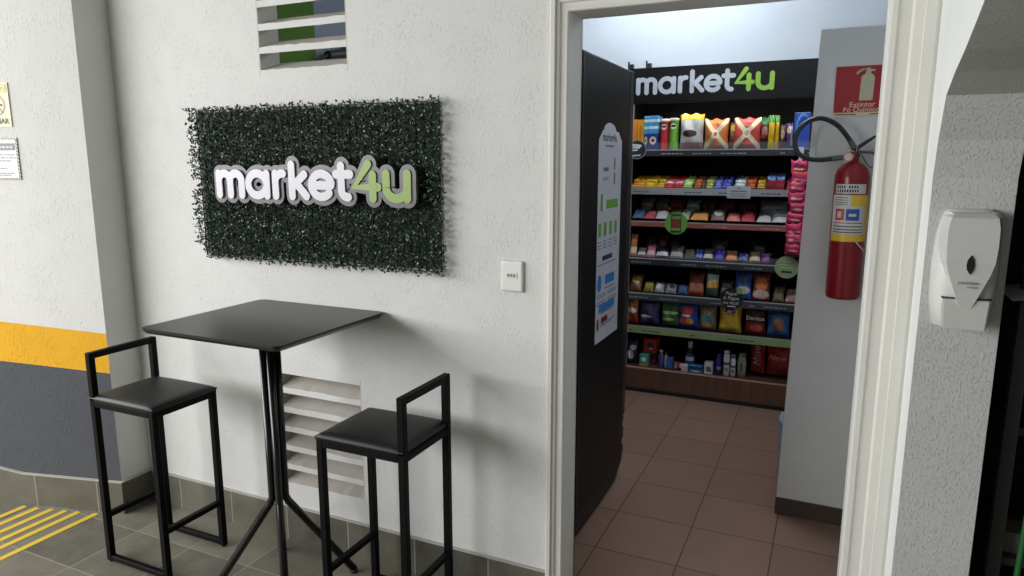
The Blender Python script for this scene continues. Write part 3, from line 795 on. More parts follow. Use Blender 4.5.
bm = bmesh.new(); box(bm, SX0 - .02, SX1 + .02, SF - .004, SF, .163, .1735, bev=.001); part('edge_band', mat(rgb(196, 156, 136), .5), bm)
bm = bmesh.new(); box(bm, SX0 - .02, SX1 + .02, SF + .004, SB, 0, .028); part('kickboard', BLACKP, bm)
LED = mat_emit('warm_shelf_led', (1.0, .93, .82), 14)
bm = bmesh.new(); box(bm, SX0 + .03, SX1 - .03, SF + .035, SF + .060, 1.872, 1.880); part('led_strip', LED, bm)

# signs clipped to the price rails
def rail_disc(label, x, z, r, m, border=None, y=SF - .006):
    e = empty('shelf_sign', (x, y, z), 0, label, 'sign')
    bm = bmesh.new(); disc(bm, (0, 0), r, -.0015, .0015); link('disc', bm, m, e)
    if border:
        bm = bmesh.new()
        for k in range(40):
            a0, a1 = 2 * PI * k / 40, 2 * PI * (k + 1) / 40
            prism_xz(bm, [(r * math.cos(a0), r * math.sin(a0)), (r * math.cos(a1), r * math.sin(a1)), (.93 * r * math.cos(a1), .93 * r * math.sin(a1)), (.93 * r * math.cos(a0), .93 * r * math.sin(a0))], -.0024, -.0014)
        link('border', bm, border, e)
    bm = bmesh.new(); box(bm, -.008, .008, .0015, .006, -.012, .012); link('clip', bm, BLACKP, e)
    return e
WT = mat(rgb(214, 214, 216), .5)
e = rail_disc('round black sign with a white pictogram on the top shelf rail', -1.156, 1.588, .059, mat((.012, .012, .013), .5), mat(rgb(150, 150, 152), .5))
bm = bmesh.new(); stroke(bm, [(-.030, .030), (.022, .024)], .014, -.0026, -.0015); stroke(bm, [(-.026, .014), (.014, .012)], .012, -.0026, -.0015); stroke(bm, [(-.028, -.004), (.0, -.002)], .010, -.0026, -.0015)
prism_xz(bm, [(-.034, -.042), (.022, -.038), (.022, -.030), (-.034, -.034)], -.0026, -.0015); link('pictogram', bm, WT, e)
e = rail_disc('round green sign with a red phone pictogram on the third shelf rail', -.893, 1.133, .071, mat(rgb(96, 150, 62), .5))
bm = bmesh.new(); box(bm, -.032, .032, -.0026, -.0015, -.058, .058, bev=.0); link('phone_symbol', bm, mat((.015, .02, .012), .5), e)
bm = bmesh.new(); box(bm, -.027, .027, -.0032, -.0025, .026, .046); box(bm, -.027, .027, -.0032, -.0025, -.046, -.028); link('phone_screen', bm, mat(rgb(110, 140, 80), .5), e)
bm = bmesh.new(); box(bm, -.026, .026, -.0034, -.0025, -.026, .024); link('red_square', bm, mat(rgb(130, 40, 30), .5), e)
e = rail_disc('round pale green sign with a dark bar on the fourth shelf rail', -.230, .895, .067, mat(rgb(148, 164, 118), .5))
bm = bmesh.new(); box(bm, -.030, .030, -.0026, -.0015, -.034, -.022); link('dark_bar', bm, INK, e)
bm = bmesh.new(); box(bm, -.02, .02, -.0026, -.0015, .030, .035); box(bm, -.045, .045, -.0026, -.0015, .012, .016); box(bm, -.042, .042, -.0026, -.0015, -.004, 0.0); link('print', bm, mat(rgb(190, 200, 170), .5), e)
e = rail_disc('round black sign reading Pague & Pague no local on the fifth shelf rail', -.532, .683, .067, mat((.008, .008, .009), .5))
text('Pague\n& Pague\nno local', WT, e, .029, (-.004, -.002, .0005), ext=.0004)
bm = bmesh.new(); disc(bm, (.044, .050), .020, -.0032, -.0015, 20); link('leaf_badge', bm, mat(rgb(130, 160, 120), .5), e)
bm = bmesh.new(); box(bm, -.024, .024, -.0026, -.0015, -.054, -.047); link('print', bm, WT, e)
e = empty('shelf_sign', (-.528, SF - .006, 1.331), 0, 'rectangular white card sign on the second shelf rail', 'sign')
bm = bmesh.new(); box(bm, -.068, .068, -.0015, .006, -.036, .036, bev=.001); link('card', bm, mat(rgb(170, 172, 180), .5), e)
bm = bmesh.new(); box(bm, -.012, .012, -.0022, -.0012, .022, .027); box(bm, -.046, .046, -.0022, -.0012, .004, .011)
for z in (-.008, -.016, -.024): box(bm, -.05, .05, -.0022, -.0012, z - .0014, z + .0014)
link('print', bm, GREYINK, e)

# ------------------------------------------------------------------ goods
def uv_front(o, x0, x1, z0, z1, ax=(0, 2)):
    me = o.data; uv = me.uv_layers.new(name='UVMap')
    for l in me.loops:
        c = me.vertices[l.vertex_index].co
        uv.data[l.index].uv = ((c[ax[0]] - x0) / (x1 - x0), (c[ax[1]] - z0) / (z1 - z0))
def bag_mesh(name, w, h, d, m, parent, nx=14, nz=18, seed=0, crimp=.05):
    """pillow bag standing on its bottom seam, front towards -y"""
    rnd = random.Random(seed * 13 + int(w * 1000) + int(h * 777)); bm = bmesh.new()
    ph = [rnd.uniform(0, 6.28) for _ in range(6)]
    sides = []
    for sgn in (-1, 1):
        g = {}
        for i in range(nx + 1):
            for k in range(nz + 1):
                u, v = -1 + 2 * i / nx, k / nz
                vv = max(0.0, min(1.0, (v - crimp) / (1 - 2 * crimp)))
                prof = max(0, math.sin(PI * vv)) ** .45 * max(0, 1 - abs(u) ** 3.2) ** .6
                wr = .07 * d * math.sin(5 * u + ph[0] + 6 * v) * prof + .05 * d * math.sin(9 * v + ph[1] + 3 * u) * prof
                if v < .3 or v > .72: wr += .08 * d * math.sin(16 * u + ph[2]) * prof
                ww = w / 2 * (1 - .07 * math.sin(PI * vv)) 
                z = v * h + (.006 * math.sin(7 * u + ph[3]) * (1 if v > .97 else 0))
                y = sgn * (d / 2 * prof + .0012) + (wr if sgn < 0 else -wr) + (.0012 * math.sin(40 * u) if (v <= crimp or v >= 1 - crimp) else 0)
                g[i, k] = bm.verts.new((u * ww, y, z))
        sides.append(g)
    for s_, g in zip((0, 1), sides):
        for i in range(nx):
            for k in range(nz):
                q = (g[i, k], g[i + 1, k], g[i + 1, k + 1], g[i, k + 1]); bm.faces.new(q if s_ == 0 else q[::-1])
    a, b = sides
    for i in range(nx):
        for k in (0, nz): bm.faces.new((a[i, k], a[i + 1, k], b[i + 1, k], b[i, k]))
    for k in range(nz):
        for i in (0, nx): bm.faces.new((a[i, k], a[i, k + 1], b[i, k + 1], b[i, k]))
    o = link(name, bm, m, parent, smooth=True); uv_front(o, -w / 2, w / 2, 0, h)
    return o
CNT = [0]
def bag(label, x0, x1, z, h, m, y=4.475, d=.07, tilt=0, name='snack_bag', cat='snack bag', group=None, rz=0, words=None):
    CNT[0] += 1
    w = x1 - x0
    o = bag_mesh(name, w, h, d, m, None, seed=CNT[0])
    o.location = ((x0 + x1) / 2, y, z + .001); o.rotation_euler = (R(-tilt), 0, R(rz))
    tag(o, label, cat, group)
    if words:
        for s, mm, sz, zz, sh in words: text(s, mm, o, sz, (0, -d / 2 - .004, zz), ext=.0012, shear=sh)
    return o
def carton(label, x0, x1, z, h, m, y=4.44, d=.12, name='carton', cat='box', group=None, words=None, rz=0, flap=None):
    w = x1 - x0; bm = bmesh.new(); box(bm, -w / 2, w / 2, 0, d, 0, h, bev=.0018, seg=1)
    o = link(name, bm, m); uv_front(o, -w / 2, w / 2, 0, h); o.location = ((x0 + x1) / 2, y, z); o.rotation_euler = (0, 0, rz)
    tag(o, label, cat, group)
    bm = bmesh.new(); box(bm, -w / 2 + .002, w / 2 - .002, d * .48, d * .52, h - .0004, h + .0006); link('flap_seam', bm, mat((.1, .1, .1), .6), o)
    if words:
        for s, mm, sz, xx, zz, sh, ry in words: text(s, mm, o, sz, (xx, -.0006, zz), rot=(PI / 2, ry, 0), ext=.0005, shear=sh)
    return o
def can(label, x0, x1, z, h, m, lid, y=4.475, name='crisp_tube', cat='tube', words=None):
    r = (x1 - x0) / 2; e = empty(name, ((x0 + x1) / 2, y, z), 0, label, cat)
    bm = bmesh.new(); lathe(bm, [(r * .96, 0), (r, .004), (r * .98, .007), (r * .98, h - .016), (r * .99, h - .014)], n=20); o = link('body', bm, m, e); uv_front(o, -r, r, 0, h)
    bm = bmesh.new(); lathe(bm, [(r * .99, h - .016), (r * 1.02, h - .014), (r * 1.02, h - .004), (r * .96, h - .001), (r * .9, h)], n=20); link('lid', bm, lid, e)
    if words:
        for s, mm, sz, zz in words: text(s, mm, e, sz, (0, -r - .0006, zz), rot=(PI / 2, -PI / 2, 0), ext=.001)
    return e
def bottle(label, x0, x1, z, h, m, capm, y=4.48, name='bottle', neck=.55, capf=.2, labm=None, cat='bottle', yr=None):
    r = (x1 - x0) / 2; e = empty(name, ((x0 + x1) / 2, y, z), 0, label, cat)
    hb = h * (1 - capf)
    bm = bmesh.new(); lathe(bm, [(r * .9, 0), (r, .005), (r, hb * .78), (r * .93, hb * .86), (r * neck, hb * .97), (r * neck, hb)], n=20); o = link('body', bm, m, e); uv_front(o, -r, r, 0, hb)
    cr = r * max(neck, .5) * 1.08
    bm = bmesh.new(); lathe(bm, [(cr, hb), (cr, h - .004), (cr * .9, h)], n=16); link('cap', bm, capm, e)
    if labm:
        bm = bmesh.new(); lathe(bm, [(r * 1.012, hb * .25), (r * 1.012, hb * .62)], n=20); link('label_band', bm, labm, e)
    return e
C = rgb
# ---- top shelf
Z1 = 1.586
carton('orange carton at the far left of the top shelf, half hidden by the upright', -1.196, -1.168, Z1, .19, mat_pack(C(230, 140, 40)))
carton('yellow carton on the top shelf next to the blue cartons', -1.165, -1.128, Z1, .188, mat_pack(C(224, 160, 40), blobs=((.5, .55, .3, .28, C(200, 120, 30)),)))
cb = mat_pack(C(40, 50, 130), bands=((.48, 1.0, C(60, 160, 215)), (.62, .70, C(225, 235, 240)), (.82, .9, C(225, 235, 240))), blobs=((.5, .28, .36, .12, C(225, 195, 150)), (.5, .28, .18, .05, C(40, 50, 130))))
carton('thin pale blue and navy carton on the top shelf, left of the pair', -1.125, -1.099, Z1, .208, cb, group='blue cartons on the top shelf')
carton('wider pale blue and navy carton on the top shelf, right of the pair', -1.096, -1.038, Z1, .21, cb, group='blue cartons on the top shelf')
LID = mat(rgb(214, 206, 196), .4)
can('red crisp tube with a pale lid on the top shelf', -1.030, -.974, Z1, .190, mat_pack(C(178, 40, 44), blobs=((.5, .74, .32, .09, C(236, 220, 200)), (.5, .75, .30, .035, C(20, 16, 16)))), LID, words=(('CRISPS', mat(rgb(236, 190, 150), .5), .034, .075),) if False else None)
can('green crisp tube with a pale lid on the top shelf', -.972, -.914, Z1, .194, mat_pack(C(100, 160, 50), blobs=((.5, .74, .32, .09, C(236, 236, 215)), (.5, .75, .30, .035, C(20, 20, 16)))), LID)
bag('white snack bag with a yellow top seam on the top shelf', -.905, -.760, Z1, .215, mat_pack(C(206, 202, 198), bands=((.82, 1, C(232, 184, 30)), (0, .2, C(150, 96, 84))), blobs=((.45, .45, .3, .1, C(70, 36, 34)),)), d=.09)
bag('orange and cream snack bag with a diagonal cross on the top shelf', -.757, -.612, Z1, .18, mat_pack(C(214, 120, 56), cross=C(226, 214, 168), blobs=((.5, .5, .12, .14, C(240, 236, 220)), (.5, .5, .07, .08, C(190, 90, 50)))), d=.085)
bag('brown snack bag squeezed between the two crossed bags', -.622, -.570, Z1, .165, mat_pack(C(120, 76, 48), blobs=((.5, .8, .4, .12, C(180, 160, 60)),)), y=4.60, d=.05)
bag('red and cream snack bag with a diagonal cross on the top shelf', -.582, -.428, Z1, .182, mat_pack(C(206, 78, 74), cross=C(228, 214, 176), blobs=((.5, .52, .13, .15, C(236, 228, 200)), (.5, .52, .08, .1, C(206, 170, 140)))), d=.09)
bag('dark snack bag with a green top on the top shelf', -.442, -.384, Z1, .19, mat_pack(C(64, 36, 34), bands=((.78, 1, C(40, 130, 60)),), blobs=((.5, .55, .3, .16, C(150, 110, 100)), (.4, .4, .3, .06, C(170, 50, 40)))), y=4.575, d=.05)
bag('narrow yellow packet with a green top on the top shelf', -.386, -.352, Z1, .192, mat_pack(C(226, 190, 40), bands=((.8, 1, C(50, 140, 60)),)), d=.05, name='snack_packet', cat='packet', rz=12)
bag('second narrow yellow packet with green top, nearer the dark pouches', -.352, -.326, Z1, .19, mat_pack(C(214, 170, 36), bands=((.8, 1, C(46, 130, 56)),)), y=4.485, d=.045, name='snack_packet', cat='packet', rz=8)
bag('small brown pouch on the top shelf beside the yellow packets', -.322, -.288, Z1, .135, mat_pack(C(70, 46, 36), blobs=((.5, .6, .35, .2, C(190, 150, 110)),)), d=.045, name='candy_pouch', cat='pouch')
bag('small purple and white pouch on the top shelf by the blue box', -.288, -.25, Z1, .145, mat_pack(C(70, 40, 110), blobs=((.5, .75, .4, .14, C(214, 190, 150)), (.85, .5, .14, .4, C(210, 206, 214)))), y=4.49, d=.045, name='candy_pouch', cat='pouch')
carton('large blue carton with a pale swoosh at the right of the top shelf', -.245, -.160, Z1, .205, mat_pack(C(40, 84, 170), blobs=((.55, .62, .42, .36, C(90, 150, 214)), (.6, .55, .40, .36, C(36, 76, 168)))), words=None)
bag('dark red packet behind the blue carton on the top shelf', -.160, -.13, Z1, .19, mat_pack(C(110, 30, 40)), y=4.53, d=.05, name='snack_packet', cat='packet')

# ---- second shelf: trays of bars
Z2 = 1.349
def bar_mesh(w, m):
    return bag_mesh('candy_bar', w, .062, .020, m, None, nx=8, nz=8, crimp=.1)
trays = [(-1.195, -1.112, C(206, 120, 30), C(236, 160, 50), 'amber'), (-1.110, -1.041, C(214, 150, 36), C(240, 196, 50), 'yellow'), (-1.039, -.984, C(204, 136, 32), C(236, 186, 46), 'golden'),
         (-.982, -.927, C(150, 30, 40), C(224, 60, 66), 'red'), (-.925, -.871, C(140, 26, 40), C(214, 50, 60), 'crimson'), (-.869, -.810, C(70, 120, 40), C(170, 210, 80), 'green'),
         (-.801, -.755, C(70, 30, 24), C(206, 120, 60), 'orange-brown'), (-.753, -.731, C(30, 22, 24), C(120, 90, 80), 'dark brown'), (-.729, -.683, C(80, 110, 50), C(190, 206, 110), 'lime'),
         (-.681, -.635, C(60, 60, 140), C(120, 124, 200), 'violet'), (-.633, -.576, C(36, 46, 120), C(90, 100, 196), 'deep blue'), (-.562, -.495, C(150, 170, 180), C(226, 234, 236), 'silver white'),
         (-.493, -.437, C(120, 40, 24), C(224, 110, 60), 'orange and red'), (-.430, -.381, C(70, 50, 20), C(226, 180, 50), 'yellow and black'), (-.379, -.325, C(120, 26, 40), C(130, 30, 46), 'burgundy'),
         (-.323, -.275, C(130, 28, 40), C(150, 40, 56), 'wine red'), (-.267, -.247, C(120, 30, 46), C(170, 60, 70), 'dark pink')]
prev = None
for n_, (x0, x1, ct, cbar, nm) in enumerate(trays):
    w = x1 - x0; xc = (x0 + x1) / 2
    where = 'at the left end of the second shelf' if prev is None else 'right of the %s tray' % prev
    e = empty('candy_tray', (xc, 4.44, Z2), 0, '%s open candy bar tray, %s' % (nm, where), 'candy tray', 'open candy trays on the second shelf')
    bm = bmesh.new(); t = .0015; D = .22; fh = .022 if nm not in ('burgundy', 'wine red') else .05
    box(bm, -w / 2, w / 2, 0, D, 0, t); box(bm, -w / 2, w / 2, 0, t, t, fh); box(bm, -w / 2, w / 2, D - t, D, t, .06)
    for s_ in (-1, 1):
        xa = s_ * w / 2; xb = xa - s_ * t
        a = [(t, t), (D - t, t), (D - t, .05), (t, fh)]; prism_yz(bm, a, min(xa, xb), max(xa, xb))
    link('tray', bm, mat(ct, .4), e)
    bm = bmesh.new(); box(bm, -w / 2 + .004, w / 2 - .004, -.0008, .0004, fh * .35, fh * .8); link('print_band', bm, mat(tuple(min(1, c * 1.3) for c in cbar), .4), e)
    stripe = C(226, 226, 232) if nm in ('red', 'crimson', 'green') else (C(120, 160, 220) if nm in ('burgundy', 'wine red') else tuple(c * .45 for c in cbar))
    bmt = mat_pack(cbar, bands=((.4, .62, stripe),) if nm not in ('burgundy', 'wine red') else ((.5, 1.0, stripe),))
    proto = bar_mesh(w - 2 * t - .001, bmt)
    for k in range(3):
        b_ = proto if k == 0 else proto.copy()
        if k: COL.objects.link(b_)
        b_.location = (xc, 4.44 + .014 + k * .056, Z2 + .008 + k * .010 + (.022 if fh > .04 else 0)); b_.rotation_euler = (R(-42), 0, 0)
        tag(b_, '%s wrapped candy bar lying in the %s tray' % (nm, nm), 'candy bar', '%s candy bars in their tray' % nm)
    prev = nm

# ---- third shelf: flat packs lying in overlapping piles
Z3 = 1.139
def flat(label, x0, x1, z, y, l, d, m, tilt=82, name='biscuit_pack', cat='packet', group=None, rz=0):
    CNT[0] += 1
    o = bag_mesh(name, x1 - x0, l, d, m, None, nx=10, nz=10, seed=CNT[0], crimp=.07)
    a = R(-tilt)
    o.location = ((x0 + x1) / 2, y, z + d * .5 + .001); o.rotation_euler = (a, 0, R(rz)); tag(o, label, cat, group)
    return o
third = [(-1.185, -1.112, 'blue-grey biscuit pack at the left front of the third shelf', mat_pack(C(96, 110, 130), blobs=((.4, .5, .3, .3, C(60, 80, 120)),))),
         (-1.110, -1.040, 'pink and red biscuit pack on the third shelf', mat_pack(C(190, 70, 90), bands=((.4, .6, C(220, 180, 180)),))),
         (-1.035, -.957, 'white biscuit pack with red edge on the third shelf, left of the green sign', mat_pack(C(190, 186, 182), bands=((.55, .8, C(160, 60, 60)),))),
         (-.950, -.882, 'grey wafer pack behind the green phone sign', mat_pack(C(150, 150, 152), bands=((.3, .5, C(90, 90, 96)),))),
         (-.878, -.822, 'silver wafer pack right of the green phone sign', mat_pack(C(170, 168, 160))),
         (-.815, -.706, 'orange and yellow biscuit pack on the third shelf', mat_pack(C(226, 150, 70), bands=((.4, .6, C(244, 214, 150)),))),
         (-.694, -.605, 'brown and white wafer pack on the third shelf', mat_pack(C(120, 84, 80), blobs=((.5, .5, .3, .25, C(210, 206, 200)),))),
         (-.598, -.516, 'salmon wafer pack in the middle of the third shelf', mat_pack(C(226, 130, 116), bands=((.6, 1, C(120, 50, 50)),))),
         (-.512, -.430, 'red and pink wafer pack on the third shelf', mat_pack(C(170, 50, 66), blobs=((.5, .5, .3, .2, C(214, 110, 120)),))),
         (-.420, -.335, 'white and pink wafer pack near the hanging pink pouches', mat_pack(C(204, 198, 192), bands=((.5, .7, C(200, 130, 110)),))),
         (-.332, -.240, 'white and grey wafer pack beside the hanging pink pouches', mat_pack(C(186, 188, 186), bands=((.3, .45, C(110, 110, 116)),)))]
for k, (x0, x1, lb, m) in enumerate(third):
    flat(lb, x0, x1, Z3, 4.442, .125, .03, m, tilt=(62, 70, 58, 66)[k % 4])
rear = [(-1.19, -1.095, 'tan biscuit pack at the back left of the third shelf', C(150, 130, 110)), (-1.085, -1.0, 'olive grey biscuit pack second in the back row of the third shelf', C(120, 124, 104)), (-.99, -.895, 'dull red biscuit pack in the back row above the white pack', C(130, 56, 56)),
        (-.885, -.79, 'light grey wafer pack in the back row behind the silver pack', C(160, 162, 164)), (-.78, -.69, 'dark brown wafer pack in the back row behind the orange pack', C(74, 54, 48)), (-.68, -.57, 'maroon wafer pack in the back row behind the brown and white pack', C(110, 44, 48)),
        (-.56, -.44, 'plum wafer pack in the back row behind the red and pink pack', C(84, 40, 54)), (-.425, -.25, 'pale grey wafer pack in the back row near the pink pouches', C(172, 176, 174))]
for x0, x1, lb, c in rear:
    flat(lb, x0, x1, Z3, 4.60, .15, .05, mat_pack(c, bands=((.4, .55, tuple(min(1, q * 1.8 + .03) for q in c)),)), tilt=44)

# ---- fourth shelf: small packs leaning behind the clear lip
Z4 = .900
fourth = [(-1.193, -1.150, .105, 'orange pouch standing at the left end of the fourth shelf', C(206, 116, 70), C(240, 220, 190), 20),
          (-1.146, -1.092, .052, 'white and brown pack at the front left of the fourth shelf', C(120, 90, 84), C(220, 216, 210), 50),
          (-1.088, -1.030, .075, 'pink packet on the fourth shelf', C(190, 100, 126), C(226, 180, 190), 50),
          (-1.024, -.945, .066, 'black packet with a white top on the fourth shelf', C(30, 30, 36), C(206, 206, 208), 50),
          (-.935, -.852, .075, 'grey packet on the fourth shelf', C(110, 112, 116), C(160, 160, 160), 50),
          (-.846, -.782, .055, 'dark tan packet on the fourth shelf', C(90, 80, 56), C(60, 56, 50), 50),
          (-.776, -.730, .060, 'royal blue packet on the fourth shelf, left of the cream one', C(50, 60, 150), C(110, 120, 200), 50),
          (-.726, -.668, .066, 'cream and black packet on the fourth shelf between two blue ones', C(60, 58, 56), C(206, 204, 196), 50),
          (-.655, -.598, .060, 'purple-blue packet on the fourth shelf', C(60, 50, 150), C(80, 70, 180), 50),
          (-.590, -.520, .062, 'orange packet on the fourth shelf', C(120, 70, 40), C(230, 150, 90), 50),
          (-.515, -.455, .050, 'navy packet on the fourth shelf right of the orange one', C(40, 46, 100), C(80, 90, 150), 50),
          (-.450, -.386, .064, 'beige packet on the fourth shelf', C(90, 84, 70), C(216, 186, 140), 50),
          (-.383, -.325, .058, 'violet packet on the fourth shelf by the pale green sign', C(96, 44, 110), C(130, 60, 110), 50)]
for x0, x1, h, lb, c, c2, tl in fourth:
    bag(lb, x0, x1, Z4 + .006, h * 1.35, mat_pack(c, bands=((.12, .42, c2),)), y=4.445, d=.024, tilt=tl - 6, name='candy_packet', cat='packet')
for x0, x1, h, lb, c in ((-1.13, -1.06, .10, 'dark brown bag at the back left of the fourth shelf', C(80, 50, 44)), (-1.055, -.985, .11, 'dull red bag at the back of the fourth shelf behind the pink packet', C(96, 40, 44)), (-.975, -.90, .10, 'charcoal bag at the back of the fourth shelf', C(52, 50, 52)),
        (-.70, -.60, .095, 'smoky bag at the back of the fourth shelf behind the cream packet', C(70, 70, 74)), (-.46, -.36, .10, 'black and white bag at the back of the fourth shelf near the pale green sign', C(56, 54, 60))):
    bag(lb, x0, x1, Z4 + .001, h * 1.25, mat_pack(c, blobs=((.5, .5, .35, .2, tuple(q * 1.9 + .02 for q in c)),)), y=4.60, d=.05, tilt=15, name='candy_bag', cat='snack bag')

# ---- fifth shelf: small snack bags
Z5 = .671
fifth = [(-1.196, -1.112, .100, 'brown and gold snack bag at the left end of the fifth shelf', mat_pack(C(110, 70, 50), blobs=((.5, .6, .4, .2, C(180, 140, 90)),)), 35),
         (-1.100, -1.034, .068, 'mustard snack bag on the fifth shelf', mat_pack(C(150, 130, 60), blobs=((.5, .6, .4, .2, C(200, 180, 70)),)), 45),
         (-1.028, -.962, .066, 'white and silver snack bag on the fifth shelf, left of the pair', mat_pack(C(170, 172, 176), blobs=((.4, .5, .3, .25, C(210, 212, 210)),)), 45),
         (-.958, -.884, .064, 'white snack bag with black marks on the fifth shelf', mat_pack(C(150, 150, 156), blobs=((.6, .5, .25, .2, C(40, 40, 46)),)), 45),
         (-.878, -.812, .062, 'muted blue snack bag on the fifth shelf', mat_pack(C(80, 100, 150)), 45),
         (-.810, -.712, .150, 'rust red snack bag with a tan base on the fifth shelf', mat_pack(C(110, 46, 40), bands=((0, .5, C(176, 110, 84)), (0, .16, C(160, 60, 54)))), 14),
         (-.700, -.622, .180, 'green snack bag with a white and orange panel on the fifth shelf', mat_pack(C(50, 86, 60), bands=((.52, .76, C(206, 206, 196)), (.3, .52, C(206, 150, 80)))), 12),
         (-.612, -.534, .090, 'black snack bag behind the round black sign', mat_pack(C(44, 46, 44), bands=((.3, .5, C(110, 116, 90)),)), 20),
         (-.528, -.424, .175, 'bright blue snack bag on the fifth shelf right of the round sign', mat_pack(C(50, 80, 150), blobs=((.5, .3, .4, .14, C(200, 180, 170)), (.4, .7, .2, .12, C(70, 90, 80)))), 16),
         (-.421, -.318, .175, 'orange and red snack bag with white base on the fifth shelf', mat_pack(C(120, 60, 48), blobs=((.5, .55, .35, .22, C(220, 120, 50)), (.5, .2, .45, .16, C(206, 180, 170)))), 14),
         (-.300, -.235, .088, 'tan snack bag at the right of the fifth shelf', mat_pack(C(120, 104, 70)), 40),
         (-.230, -.160, .082, 'pinkish flat snack bag at the right end of the fifth shelf', mat_pack(C(170, 130, 124)), 45)]
for x0, x1, h, lb, m, tl in fifth:
    bag(lb, x0, x1, Z5 + .004, h * (1.0 if h > .12 else 1.25), m, y=4.452, d=.04, tilt=tl)

# ---- sixth shelf: large chip bags
Z6 = .451
bag('red and orange snack bag at the left end of the large bag shelf', -1.205, -1.130, Z6, .185, mat_pack(C(170, 60, 40), bands=((.55, 1, C(190, 110, 60)),), blobs=((.5, .5, .4, .1, C(236, 226, 214)),)), d=.06)
bag('dark purple snack bag on the large bag shelf', -1.122, -.985, Z6, .172, mat_pack(C(62, 54, 100), blobs=((.35, .35, .3, .05, C(200, 196, 210)),)), d=.065)
bag('dark green snack bag on the large bag shelf', -.978, -.856, Z6, .178, mat_pack(C(60, 104, 54), blobs=((.5, .55, .42, .06, C(190, 206, 170)), (.4, .3, .35, .05, C(170, 190, 120)))), d=.065)
bag('royal blue chip bag with red and orange picture on the large bag shelf', -.868, -.735, Z6, .180, mat_pack(C(36, 74, 160), blobs=((.45, .68, .32, .16, C(190, 50, 56)), (.42, .5, .22, .05, C(236, 230, 224)), (.4, .3, .28, .14, C(200, 60, 50)), (.58, .3, .2, .12, C(226, 150, 60)))), y=4.47, d=.07)
bag('tan snack bag with a teal panel on the large bag shelf', -.735, -.624, Z6, .178, mat_pack(C(146, 120, 88), blobs=((.5, .5, .36, .2, C(80, 140, 146)), (.5, .66, .18, .1, C(214, 170, 150)), (.5, .2, .3, .1, C(200, 160, 90)))), d=.07)
RED = mat(rgb(176, 34, 40), .4)
o = bag("yellow chip bag with a red oval badge below the round black sign", -.612, -.472, Z6, .190, mat_pack(C(226, 182, 50), blobs=((.48, .76, .27, .13, C(150, 24, 36)), (.3, .2, .2, .1, C(240, 214, 120)), (.68, .24, .2, .1, C(240, 206, 110)))), y=4.475, d=.075, words=(("Lay's", WT, .044, .143, .25),))
o = bag('dark red chip bag with white lettering on the large bag shelf', -.452, -.330, Z6, .185, mat_pack(C(74, 20, 24), bands=((0, .42, C(150, 40, 36)),), blobs=((.55, .25, .3, .12, C(190, 90, 70)),)), d=.07, words=(('Doritos', WT, .034, .110, .1),))
bag('blue snack bag with brown biscuits at the right of the large bag shelf', -.325, -.190, Z6, .175, mat_pack(C(54, 110, 170), bands=((.78, 1, C(36, 66, 120)),), blobs=((.5, .55, .2, .16, C(160, 110, 70)), (.42, .38, .16, .12, C(150, 100, 64)), (.6, .36, .14, .12, C(160, 112, 72)))), d=.065)

# ---- plinth ledge: toiletries and household goods
ZP = .173
bag('black and white bag at the left end of the bottom ledge', -1.2, -1.125, ZP, .165, mat_pack(C(44, 42, 56), blobs=((.4, .4, .3, .2, C(206, 206, 210)), (.6, .7, .3, .1, C(160, 160, 170)))), y=4.48, d=.07, name='toiletry_bag', cat='bag')
carton('teal carton on the bottom ledge under the red box', -1.108, -1.048, ZP, .078, mat_pack(C(60, 150, 140), bands=((0, .2, C(200, 160, 60)),), blobs=((.5, .6, .3, .2, C(200, 226, 214)),)), d=.10)
carton('red square box stacked on a dark carton on the bottom ledge', -1.096, -1.008, ZP + .08, .094, mat_pack(C(190, 60, 44), blobs=((.5, .55, .26, .22, C(40, 44, 96)), (.55, .3, .14, .08, C(220, 190, 180)))), y=4.50, d=.10)
carton('dark carton supporting the red square box on the bottom ledge', -1.046, -1.006, ZP, .080, mat_pack(C(50, 30, 40), blobs=((.5, .3, .35, .2, C(160, 40, 40)),)), y=4.50, d=.10)
bottle('slim purple bottle on the bottom ledge', -.985, -.948, ZP, .118, mat_pack(C(80, 70, 130)), mat(rgb(170, 165, 190), .4), y=4.46)
bottle('thin white tube bottle on the bottom ledge beside the purple one', -.946, -.927, ZP, .108, mat_pack(C(190, 190, 196)), mat(rgb(60, 80, 60), .4), y=4.47, neck=.8)
carton('leaning blue sachet box on the bottom ledge', -.930, -.888, ZP, .074, mat_pack(C(50, 100, 180)), d=.03, y=4.45)
bag('small dark red packet on the bottom ledge', -.882, -.838, ZP, .05, mat_pack(C(120, 30, 46), blobs=((.4, .4, .3, .3, C(200, 150, 160)),)), y=4.45, d=.03, name='toiletry_packet', cat='packet')
carton('small white box on the bottom ledge before the tall bottle', -.838, -.785, ZP, .046, mat_pack(C(206, 196, 200), blobs=((.1, .3, .2, .2, C(40, 30, 30)),)), d=.04, y=4.42)
bottle('tall navy bottle with a white cap on the bottom ledge', -.812, -.756, ZP, .19, mat_pack(C(40, 70, 130), bands=((.45, .62, C(190, 196, 206)), (.75, 1, C(20, 22, 40)))), mat(rgb(196, 200, 210), .35), y=4.485, neck=.5, capf=.22)
carton('flat sky blue box on the bottom ledge', -.775, -.690, ZP, .044, mat_pack(C(40, 120, 190), bands=((.5, 1, C(40, 50, 80)),), blobs=((.5, .25, .35, .12, C(210, 226, 240)),)), d=.05, y=4.425)
carton('white cube box with dark print on the bottom ledge', -.682, -.630, ZP, .075, mat_pack(C(206, 204, 204), blobs=((.5, .45, .3, .25, C(90, 90, 96)), (.8, .3, .08, .1, C(20, 20, 24)))), d=.06, y=4.43)
